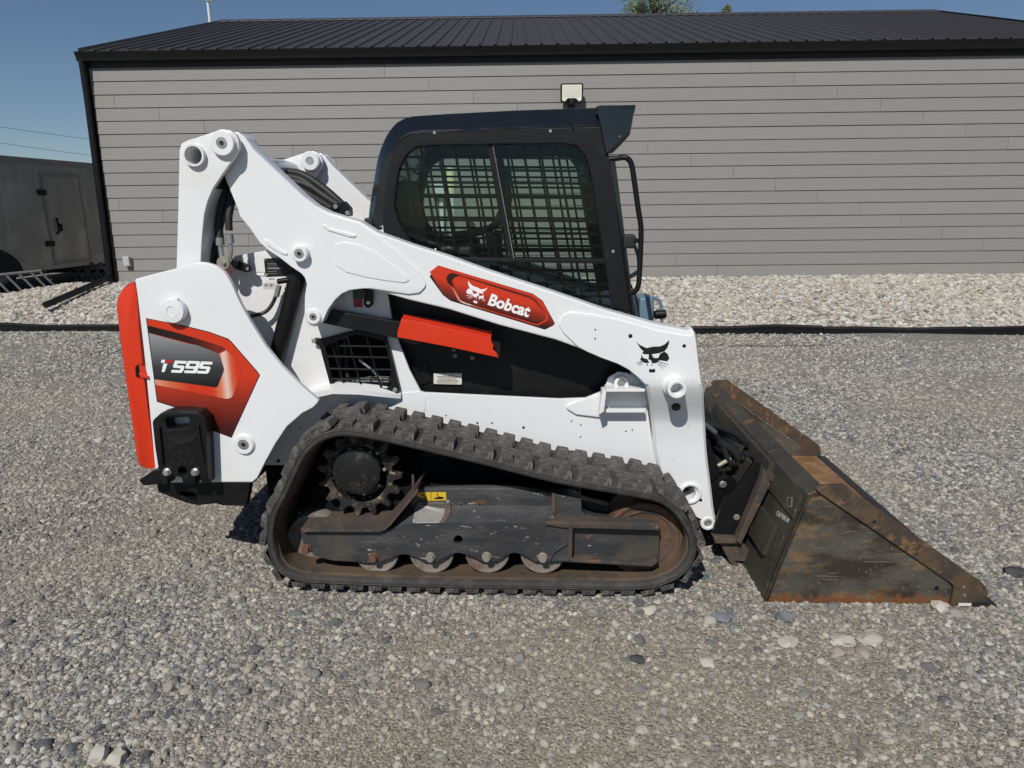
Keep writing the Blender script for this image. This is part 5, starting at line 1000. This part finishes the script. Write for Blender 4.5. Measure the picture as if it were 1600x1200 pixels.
for o in [c for c in track.children if not c.name.startswith('tread_lug')]: c2 = o.copy(); COL.objects.link(c2); c2.parent = track2
uc = empty('track_frame'); uc.parent = root
FLW = [(469, 832, 2), (590, 832), (612, 826), (640, 815.5), (855, 815.5), (893, 822), (893, 877), (884, 877.5), (835, 877.5, 3), (822, 870), (814, 866.5), (804, 864), (794, 866.5), (784, 872), (773, 877.5, 3), (752, 877.5, 3), (740, 871), (726, 866.5), (716, 864), (705, 866.5), (694, 872), (684, 878, 3), (661, 877.5, 3), (650, 871), (637, 867.5), (629, 866.5), (620, 868.5), (606, 874), (593, 878.5, 3), (560, 879, 4), (520, 876.5), (492, 869.5), (474, 850, 4)]
M_UC = []
def MU(o): M_UC.append(o); return o
fr = PE('lower_beam', FLW, 0.045, 0.075, FRAMEM, uc, [circ_px(716, 844, 7)], 0.004)
disc('beam_cavity', 716, 844, 0.076, 0.03, 0.0, BLACKBAY, uc) if False else None
ub_ = PE('upper_beam', [(652, 764, 3), (700, 762), (762, 761.5), (800, 763), (865, 770.5), (865, 800), (865, 816), (620, 826), (634, 800)], 0.115, 0.15, FRAMEM, uc, bev=0.008)
rows = []
for (xa, ya, xb, yb) in ((636, 789, 612, 827.5), (660, 789, 640, 816.5), (862, 790, 866, 817)):
    a_ = V3(xa, ya, 0.115); b_ = V3(xb, yb, 0.045); rows.append([a_, b_, b_+Vector((0, 0.02, -0.005)), a_+Vector((0, 0.02, -0.01))])
loftmesh('beam_slope', rows, FRAMEM, uc)
PE('front_bracket', [(864, 771), (900, 776.5), (908, 778.5, 2), (909, 797), (917, 808, 5), (930, 812), (954, 815), (954, 823), (866, 815)], 0.085, 0.16, FRAMEM, uc, bev=0.004)
PE('front_box', [(893, 820), (1031, 822), (1029, 876), (1016, 884, 3), (893, 876)], 0.075, 0.20, FRAMEM, uc, bev=0.003)
for (pts, y0_, y1_) in (([(850, 815, 2), (905, 816), (1030, 818), (1031, 829), (880, 825), (852, 820)], 0.030, 0.09), ([(888, 823), (895, 823), (894, 879), (887, 879)], 0.032, 0.08), ([(870, 872, 2), (885, 873), (1000, 880), (1026, 874), (1029, 878), (1018, 886, 2), (890, 879), (872, 877)], 0.032, 0.09)): PE('flange', pts, y0_, y1_, RUSTY, uc, bev=0.004)
tube('weld_seam', [V3(858, 876, 0.043), V3(866, 862, 0.043), V3(885, 849, 0.043)], 0.006, FRAMEM, uc, 8)
PE('brace', [(862, 771), (868, 771), (868, 812), (862, 812)], 0.080, 0.12, RUSTY, uc, bev=0.003)
# rusty guard plate at the rear
gpx = [(470, 829), (590, 829.5), (600, 826), (608, 820), (650, 769), (652, 764)]; gx = [Vector(U(a_, b_, 0.02)) for a_, b_ in gpx]
loftmesh('guard_plate', [[(p.x, 0.02, p.y+0.006), (p.x, 0.21, p.y+0.006), (p.x+0.003, 0.21, p.y-0.006), (p.x+0.003, 0.02, p.y-0.006)] for p in gx], RUSTY, uc, ang=25)
tube('guard_rod', [V3(645, 742, 0.06), V3(646.5, 768, 0.06)], 0.006, RUSTY, uc, 8)
rb = random.Random(4)
bm = bmesh.new()
for k in range(26):
    s = rb.random(); p = V3(535+s*60, 822, 0.1); bmesh.ops.create_icosphere(bm, subdivisions=2, radius=rb.uniform(0.012, 0.024), matrix=Matrix.Translation((p.x, rb.uniform(0.08, 0.2), U(480, 829, 0.05)[1]+0.008)) @ Matrix.Diagonal((1.6, 1.2, 0.55, 1)))
MUDM = paint('dry_mud', (0.19, 0.135, 0.09), 0.95, vary=0.3, bmp=0.8, bscale=60)
tag(bm_fin('dried_mud', bm, MUDM, uc, 180), kind='stuff')
for (a_, b_, m_) in ((479.5, 857, RUSTBOLT), (584, 870, RUSTBOLT), (673, 869.5, DULLBOLT), (760.5, 869, DULLBOLT), (848, 870, DULLBOLT)): hexbolt('bolt', a_, b_, 0.045, 0.0165, m_, uc, 0.026)
pl_ = PE('inspection_plate', [(645.5, 792, 5), (652, 787, 4), (704, 785, 3), (704, 801, 6), (696, 811, 6), (646, 811.5, 3)], 0.088, 0.094, RUSTY, uc, bev=0.002); PE('plate_face', [(647.5, 793, 5), (653, 789, 4), (694, 789, 3), (695, 803, 6), (688, 810, 6), (648, 810.5, 3)], 0.085, 0.089, GREYPLATE, pl_, bev=0.001)
for (a_, b_) in ((650, 806.5), (699, 787.5)): hexbolt('bolt', a_, b_, 0.085, 0.007, STEEL, pl_, 0.008)
zs0, zs1 = U(700, 789, 0.115)[1], U(700, 816, 0.045)[1]
def onslope(o, y0):
    for v in o.data.vertices: f = min(1, max(0, (zs0-v.co.z)/(zs0-zs1))); v.co.y += 0.115-0.07*f - y0
for o in [pl_]+list(pl_.children): onslope(o, 0.0925)
ys = PE('yellow_sticker', [(650, 774, 2), (654, 769.5), (697, 769), (697, 783), (667, 783), (666, 778), (659, 778)], 0.1135, 0.1155, YELLOW, uc, bev=0)
for g in ([(676, 780), (685, 775.5), (694, 777), (692, 780)], [(657, 776), (661, 771), (663, 775), (667, 780), (666, 781), (661, 774)], [(683, 770.5), (684.5, 770.5), (684.5, 775), (683, 775)], [(673, 769.5), (673.8, 769.5), (673.8, 782.5), (673, 782.5)]): PE('pictogram', g, 0.1131, 0.1136, DECAL_BLACK, ys, bev=0)
for (a_, b_) in ((720.5, 788.5), (749.5, 788)): disc('hole', a_, b_, 0.115, 0.0045, 0.0015, DECAL_BLACK, uc, 0.0003, 12)
box('frame_core', (U(480, 850, 0.1)[0], 0.20, U(700, 868, 0.1)[1]), (U(900, 850, 0.1)[0], 0.26, U(700, 775, 0.1)[1]), BLACKBAY, uc, 0.01)
box('frame_leg', (U(655, 700, 0.3)[0], 0.30, 0.40), (U(900, 700, 0.3)[0], 0.46, 0.52), BLACKBAY, uc, 0.01)
PE('upper_roller_bracket', [(865, 762), (908, 762), (908, 780), (950, 790), (955, 812), (865, 772)], 0.17, 0.22, GREASE, uc, bev=0.004)
for (a_, y_) in ((588, 865), (674, 865.5), (761, 865), (848, 865.5)):
    c = V3(a_, y_, 0.064); rl = lathe('track_roller', [(0.03, -0.19), (0.088, -0.19), (0.093, -0.185), (0.093, -0.12), (0.07, -0.11), (0.07, -0.06), (0.093, -0.05), (0.093, -0.004), (0.088, 0.0), (0.083, -0.001), (0.079, -0.008), (0.05, -0.012), (0.045, -0.004), (0.0, -0.004)], c, ROLLM, uc, seg=40)
c = V3(494, 846, 0.14); lathe('rear_idler', [(0.03, -0.14), (0.125, -0.14), (0.13, -0.12), (0.13, -0.01), (0.125, 0.0), (0.115, 0.0), (0.11, -0.01), (0.06, -0.02), (0.0, -0.01)], c, ROLLM, uc, seg=44)
c = V3(1006, 843, 0.09); lathe('front_idler', [(0.04, -0.17), (0.16, -0.17), (0.163, -0.16), (0.163, -0.004), (0.159, 0.0), (0.150, 0.0), (0.146, -0.006), (0.12, -0.012), (0.07, -0.020), (0.06, -0.008), (0.0, -0.006)], c, IDLERM, uc, seg=56)
lathe('idler_groove', ringprof(0.128, 0.118, -0.013, -0.006, 0.001), c, RUSTY, uc, seg=56)
PE('drive_shade_plate', [(432, 800), (470, 700), (500, 684), (540, 678), (600, 683), (660, 700), (668, 727), (668, 800)], 0.345, 0.36, BLACKBAY, uc, bev=0.003)  # black plate added for the deep shade behind the sprocket
# sprocket with teeth
HUBM = paint('satin_hub', (0.012, 0.012, 0.0125), 0.3, vary=0.2, wear=[((0.05, 0.045, 0.04), 18, 0.57, 0.66)])
sc_ = V3(563, 742, 0.17); bm = bmesh.new(); NT = 15; ro, rr_, ri = 0.182, 0.145, 0.118
outl = []
for k in range(NT):
    a0_ = 2*pi*k/NT
    for f_, r_ in ((-0.5, rr_), (-0.30, rr_+0.003), (-0.17, ro-0.012), (-0.10, ro), (0.10, ro), (0.17, ro-0.012), (0.30, rr_+0.003)): a_ = a0_+f_*2*pi/NT; outl.append((sc_.x+r_*cos(a_), sc_.z+r_*sin(a_)))
hol = [(sc_.x+ri*cos(2*pi*k/40), sc_.z+ri*sin(2*pi*k/40)) for k in range(40)]
sk = extr('sprocket', outl, 0.15, 0.185, SPRK, uc, [hol], 0.005)
lathe('sprocket_disc', [(0.12, -0.03), (0.121, 0.0), (0.112, 0.004), (0.10, -0.01), (0.0, -0.01)], sc_, GREASE, sk)  # greasy black also darkens the disc, as shade under the track
for k in range(9): a_ = 2*pi*k/9+0.2; hexbolt('bolt', 0, 0, 0, 0.008, DULLBOLT, sk) if False else lathe('bolt', cylprof(0.009, -0.012, 0.006, 0.002), (sc_.x+0.108*cos(a_), sc_.y, sc_.z+0.108*sin(a_)), GREASE, sk, seg=6)
hc = V3(557, 737, 0.105); hubp = [(hc.x+(0.1 if k % 2 else 0.1035)*cos(2*pi*k/36)*(1.0 if k % 4 else 0.965), hc.z+(0.1)*sin(2*pi*k/36)*(1.0 if k % 4 else 0.965)) for k in range(36)]
hub = extr('hub_cover', hubp, 0.10, 0.16, GREASE, uc, bev=0.006); lathe('hub_cone', [(0.094, 0), (0.0, 0.022)], (hc.x, 0.0995, hc.z), HUBM, hub, seg=40)
for k in range(9): a_ = 2*pi*k/9; lathe('hub_bolt', cylprof(0.008, -0.002, 0.007, 0.0015), (hc.x+0.112*cos(a_), 0.135, hc.z+0.112*sin(a_)), DULLBOLT if k in (0, 1, 7, 8) else GREASE, hub, seg=6)
box('final_drive', (hc.x-0.1, 0.16, hc.z-0.1), (hc.x+0.1, 0.42, hc.z+0.1), BLACKBAY, uc, 0.03)
uc2 = uc.copy(); COL.objects.link(uc2); uc2.parent = root
for o in list(uc.children):
    c2 = o.copy(); COL.objects.link(c2); c2.parent = uc2; c2.data = o.data.copy()
    for v in c2.data.vertices: v.co.y = 2*CY-v.co.y
    c2.data.flip_normals()

# --- bucket and its mounting
bk = empty('bucket'); bk.parent = root
YN, YFAR = -0.02, 1.70
pN, pM, pB, pA, pF, pT = [Vector(U(*q_, YN)) for q_ in ((1277, 766), (1263, 774), (1212, 893), (1195, 942), (1482, 947), (1540, 938))]
pA.y = max(pA.y, 0.004); pF.y = 0.002; pT.y = 0.012
def side_plate(y, s):
    o = extr('side_plate', [tuple(U(1277, 768, YN)), tuple(U(1263, 774, YN)), (pB.x, pB.y), (pA.x, pA.y), (pF.x, pF.y), tuple(U(1488, 913, YN))], y, y+0.02, BUCKSIDE, bk, bev=0.003)
    st_ = [U(*q_, YN) for q_ in fillet([(1274, 764, 2), (1282, 758, 4), (1317, 756, 4), (1533, 909, 6), (1541, 920, 5), (1539, 938, 3), (1482, 945, 3), (1488, 914, 3), (1480, 906), (1278, 768)])]
    extr('side_cutter', st_, y-0.014 if s else y+0.006, y+0.012 if s else y+0.034, BROWNRUST, o, bev=0.004)
    return o
sp_ = side_plate(YN, 1); side_plate(YFAR-0.02, 0)
disc('hole', 1463.5, 919, YN, 0.010, 0.0015, DECAL_BLACK, sp_, 0.0003)
for (a_, b_) in ((1366, 815), (1506, 917), (1507, 930)): disc('rivet_mark', a_, b_, YN-0.014, 0.006, 0.001, DECAL_BLACK if a_ < 1400 else GREYPLATE, sp_, 0.0003, 12)
def strip(name, a_, b_, th, mat, y0=YN+0.02, y1=YFAR-0.02, par=bk, side=1):
    d_ = (b_-a_).normalized(); n_ = Vector((-d_.y, d_.x))*th*side; return sweepY(name, [(a_.x, a_.y), (b_.x, b_.y), (b_.x+n_.x, b_.y+n_.y), (a_.x+n_.x, a_.y+n_.y)], y0, y1, mat, par)
strip('back_plate', pB, pM, 0.014, BUCK, YN, YFAR, side=-1); strip('heel_plate', pA, pB, 0.014, BUCK, YN, YFAR, side=-1); strip('top_lip', pM, pN+Vector((0.03, 0.006)), 0.02, BUCK, YN, YFAR, side=-1)
strip('floor_plate', pA+Vector((0.01, 0.006)), pT+Vector((-0.035, 0)), 0.014, BRIGHTRUST)
tipx = U(1555, 945, YN)[0]
sweepY('cutting_edge', [(pT.x-0.12, 0.001), (tipx, 0.001), (tipx-0.005, 0.010), (pT.x-0.02, 0.022), (pT.x-0.03, 0.022), (pT.x-0.12, 0.010)], YN-0.015, YFAR+0.015, BLADE, bk)
box('edge_tag', (U(1492, 952, YN)[0], YN-0.018, 0.004), (U(1512, 952, YN)[0], YN-0.0152, 0.016), PLATE, bk)
# back details: overlay plate, mounting lip, hinge guard
def onback(t, y, off=0.0):
    d_ = (pM-pB); n_ = Vector((-d_.y, d_.x)).normalized(); p = pB+d_*t+n_*off; return Vector((p.x, y, p.y))
def backplate(name, quad, th, mat, par=bk):
    rows = [[onback(t, y, 0.0) for t, y in quad], [onback(t, y, th) for t, y in quad]]; return loftmesh(name, rows, mat, par, ang=20)
ov = backplate('back_overlay', [(0.66, 0.01), (0.95, 0.02), (1.0, 0.12), (1.0, 0.36), (0.66, 0.36)], 0.010, BUCK)
backplate('back_overlay', [(0.66, 1.32), (1.0, 1.32), (1.0, 1.56), (0.95, 1.66), (0.66, 1.67)], 0.010, BUCK)
backplate('back_panel', [(0.05, 0.03), (0.64, 0.03), (0.64, 0.30), (0.05, 0.30)], 0.004, BUCK)
dm = backplate('diamond_sticker', [(0.755, 0.045), (0.845, 0.075), (0.795, 0.115), (0.705, 0.085)], 0.0112, GREYPLATE); backplate('sticker_face', [(0.758, 0.053), (0.83, 0.077), (0.792, 0.107), (0.718, 0.083)], 0.0116, BUCK, dm)
# part number chalked on the lower back plate, and on the upper lip
def backtext(body, t0, y0_, t1, y1_, h, name, off):
    me = text_mesh(body, 0.01); xs = [v.co.x for v in me.vertices]; ym_ = max(v.co.y for v in me.vertices)
    for v in me.vertices: s = v.co.x/max(xs); v.co = onback(t0+(t1-t0)*s+h*v.co.y/ym_, y0_+(y1_-y0_)*s, off)
    return fin(name, me, PLATE, bk, smooth=False)
backtext('1267900-M', 0.50, 0.165, 0.56, 0.035, 0.06, 'lettering', 0.0049)
# mounting frame (quick-attach) : side gussets, cross plates, lower hook
def gusset(y, s):
    q = [(1113, 836, 3), (1124, 800), (1131, 779, 6), (1143, 774), (1181, 719, 4), (1190, 723, 4), (1187, 745), (1150, 839, 3), (1118, 843, 3)]
    xz = [U(a_, b_, 0.30) for a_, b_ in fillet(q)]; g_ = extr('coupler_gusset', xz, y, y+0.025, BLACK, bk, bev=0.004)
    f_ = [U(a_, b_, 0.30) for a_, b_ in [(1189, 724), (1198, 750), (1153, 843), (1146, 838), (1185, 745)]]
    extr('gusset_flange', f_, y-0.05 if s else y+0.02, y+0.02 if s else y+0.07, RUSTY, g_, bev=0.004)
    f_ = [U(a_, b_, 0.30) for a_, b_ in [(1112, 834), (1148, 836), (1150, 843), (1114, 843)]]; extr('gusset_flange', f_, y-0.04 if s else y+0.02, y+0.02 if s else y+0.06, RUSTY, g_, bev=0.003)
    return g_
g1 = gusset(0.30, 1); gusset(2*CY-0.325, 0)
disc('slot', 1151, 808, 0.30, 0.014, 0.002, ROLLM, g1)
cpl = U(1150, 838, 0.30); cpu = U(1190, 727, 0.30)
sweepY('coupler_plate', [(cpl[0]-0.015, cpl[1]+0.03), (cpl[0]+0.0, cpl[1]+0.03), (cpu[0]+0.0, cpu[1]-0.03), (cpu[0]-0.015, cpu[1]-0.03)], 0.33, 1.35, BUCK, bk)
hk = [U(a_, b_, 0.29) for a_, b_ in [(1124, 846), (1157, 845), (1173, 862), (1176, 856), (1182, 862), (1165, 877), (1147, 876), (1162, 889), (1159, 893), (1140, 878)]]
sweepY('mounting_hook', hk, 0.29, 1.39, RUSTY, bk)
d_ = onback(0.30, 0.2, 0.0); 
backplate('hook_backing', [(0.02, 0.10), (0.42, 0.10), (0.42, 1.58), (0.02, 1.58)], 0.022, BUCK)
backplate('lip_channel', [(0.80, 0.34), (0.98, 0.34), (0.98, 1.34), (0.80, 1.34)], 0.035, BUCK); backplate('lip_channel_edge', [(0.78, 0.30), (0.86, 0.30), (0.86, 0.345), (0.78, 0.345)], 0.05, RUSTY); 
# lever and hoses in front of the arm
fh = empty('coupler_hoses'); fh.parent = root
for pts, r_ in ((((1098, 655, 0.50), (1112, 675, 0.52), (1122, 690, 0.55), (1140, 700, 0.56), (1152, 712, 0.56), (1160, 728, 0.56), (1162, 745, 0.56)), 0.022), (((1095, 690, 0.52), (1110, 720, 0.54), (1118, 750, 0.56), (1122, 790, 0.56)), 0.03), (((1100, 640, 0.58), (1118, 668, 0.6), (1140, 690, 0.62), (1160, 700, 0.62)), 0.02)): tube('hose', [V3(*q) for q in pts], r_, HOSE, fh, 10, 6)
tube('fitting', [V3(1122, 728, 0.50), V3(1142, 716, 0.50)], 0.011, DULLBOLT, fh, 12); tube('fitting', [V3(1160, 708, 0.50), V3(1176, 713, 0.50)], 0.015, GREASE, fh, 12); tube('lever_handle', [V3(1100, 662, 0.46), V3(1118, 676, 0.46)], 0.012, DARKTUBE, fh, 10)
for pts, r_ in ((((1100, 705, 0.50), (1112, 712, 0.50), (1124, 722, 0.52), (1130, 738, 0.54), (1126, 760, 0.56)), 0.014), (((1104, 660, 0.54), (1124, 668, 0.56), (1150, 680, 0.60), (1176, 705, 0.64)), 0.016), (((1130, 700, 0.50), (1140, 722, 0.50), (1150, 735, 0.52), (1158, 760, 0.54)), 0.013)): tube('hose', [V3(*q) for q in pts], r_, HOSE, fh, 10, 6)
for a_, b_ in ((1126, 734), (1148, 724), (1162, 716)): lathe('hose_collar', ringprof(0.021, 0.008, -0.008, 0.010, 0.002), V3(a_, b_, 0.495), GREASE, fh, (0.7, -0.5, 0.5), 12)
PE('coupler_bracket', [(1108, 765, 3), (1122, 748, 4), (1136, 744, 4), (1152, 752, 4), (1140, 790), (1120, 800), (1110, 800)], 0.42, 0.46, BLACK, fh, bev=0.004); hexbolt('bolt', 1129.5, 757, 0.418, 0.014, STEEL, fh, 0.012)
PE('tilt_cylinder_cover', [(1098, 690), (1110, 690), (1128, 750), (1112, 800), (1104, 780)], 0.47, 0.60, BLACKBAY, fh, bev=0.01)
PE('coupler_backing', [(1100, 640), (1150, 690), (1180, 725), (1125, 830), (1112, 830)], 0.66, 1.2, BLACKBAY, fh, bev=0.004)

# --- far-side copies of the mirrored parts
mp = {}
for o in MIRROR:
    me = o.data.copy()
    for v in me.vertices: v.co.y = 2*CY-v.co.y
    me.flip_normals(); c2 = bpy.data.objects.new(o.name.split('.')[0], me); COL.objects.link(c2); mp[o.name] = c2
    if o.modifiers: wn(c2)
    c2.parent = mp.get(o.parent.name, o.parent)

# ------------------------------------------------------------------ individual stones that stand out
def stone(px, py, size, mat, label, seed, squash=0.6):
    d_ = ray(px, py); t = -CAMP.z/d_.z; p = CAMP+d_*t; rr = random.Random(seed); bm = bmesh.new(); bmesh.ops.create_icosphere(bm, subdivisions=2, radius=size)
    from mathutils import noise as mn
    for v in bm.verts:
        n_ = v.co.normalized(); v.co = v.co*(1+0.42*mn.noise(n_*1.6+Vector((seed*3.1, 0, 0)))+0.20*mn.noise(n_*3+Vector((0, seed, 0)))); v.co.z *= squash; v.co.x *= 1.2; v.co.y *= 0.9
    o = bm_fin('stone', bm, mat, None, 30); o.location = (p.x, p.y, size*squash*0.45); o.rotation_euler = (0, 0, rr.uniform(0, 6)); return tag(o, label, 'stone')
ST_PALE = paint('pale_stone', (0.42, 0.40, 0.35), 0.85, vary=0.15, bmp=0.4); ST_GREY = paint('blue_grey_stone', (0.16, 0.17, 0.185), 0.85, vary=0.2, bmp=0.4); ST_CREAM = paint('cream_stone', (0.43, 0.405, 0.345), 0.85, vary=0.15, bmp=0.4); ST_DARK = paint('dark_stone', (0.045, 0.046, 0.05), 0.8, vary=0.2, bmp=0.4); ST_PINK = paint('pinkish_stone', (0.30, 0.255, 0.22), 0.85, vary=0.15, bmp=0.4)
stone(156, 690, 0.035, ST_PALE, 'lone pale stone on the fine gravel left of the orange tailgate', 1)
stone(1588, 897, 0.045, ST_DARK, 'dark flat stone at the right edge beyond the bucket tip', 2, 0.45)
stone(184, 1186, 0.030, ST_CREAM, 'round cream pebble at the bottom left of the foreground', 3, 0.75)
stone(156, 1183, 0.030, ST_PALE, 'grey speckled pebble beside the round cream pebble in the foreground', 4, 0.7)
stone(1016, 957, 0.030, ST_PALE, 'pale rounded stone just below the front of the rubber track', 5, 0.7)
stone(1468, 952, 0.032, ST_CREAM, 'chunky pale stone under the front corner of the bucket', 6, 0.7)
stone(1229, 968, 0.028, ST_GREY, 'round blue grey stone below the rear corner of the bucket', 7, 0.75)
stone(1108, 975, 0.028, ST_CREAM, 'angular cream stone between the track and the bucket', 8, 0.7)
stone(1128, 968, 0.030, ST_GREY, 'blue grey stone next to the angular cream stone', 9, 0.6)
stone(1230, 1008, 0.033, ST_CREAM, 'broad tan stone in the foreground below the bucket side', 10, 0.55)
stone(1318, 1004, 0.036, ST_PALE, 'pale stone in the cluster in front of the bucket', 11, 0.5)
stone(1307, 1021, 0.027, ST_PINK, 'orange tinted stone in the cluster in front of the bucket', 12, 0.6)
stone(1348, 1021, 0.026, ST_PINK, 'small pink stone at the right of the stone cluster', 13, 0.55)
stone(1360, 1003, 0.040, ST_PALE, 'long flat pale stone at the upper right of the stone cluster', 14, 0.4)
stone(996, 1032, 0.024, ST_DARK, 'dark grey pebble alone on the sandy patch in the foreground', 15, 0.55)
stone(1103, 1037, 0.026, ST_CREAM, 'white angular chip on the sandy patch in the foreground', 16, 0.5)
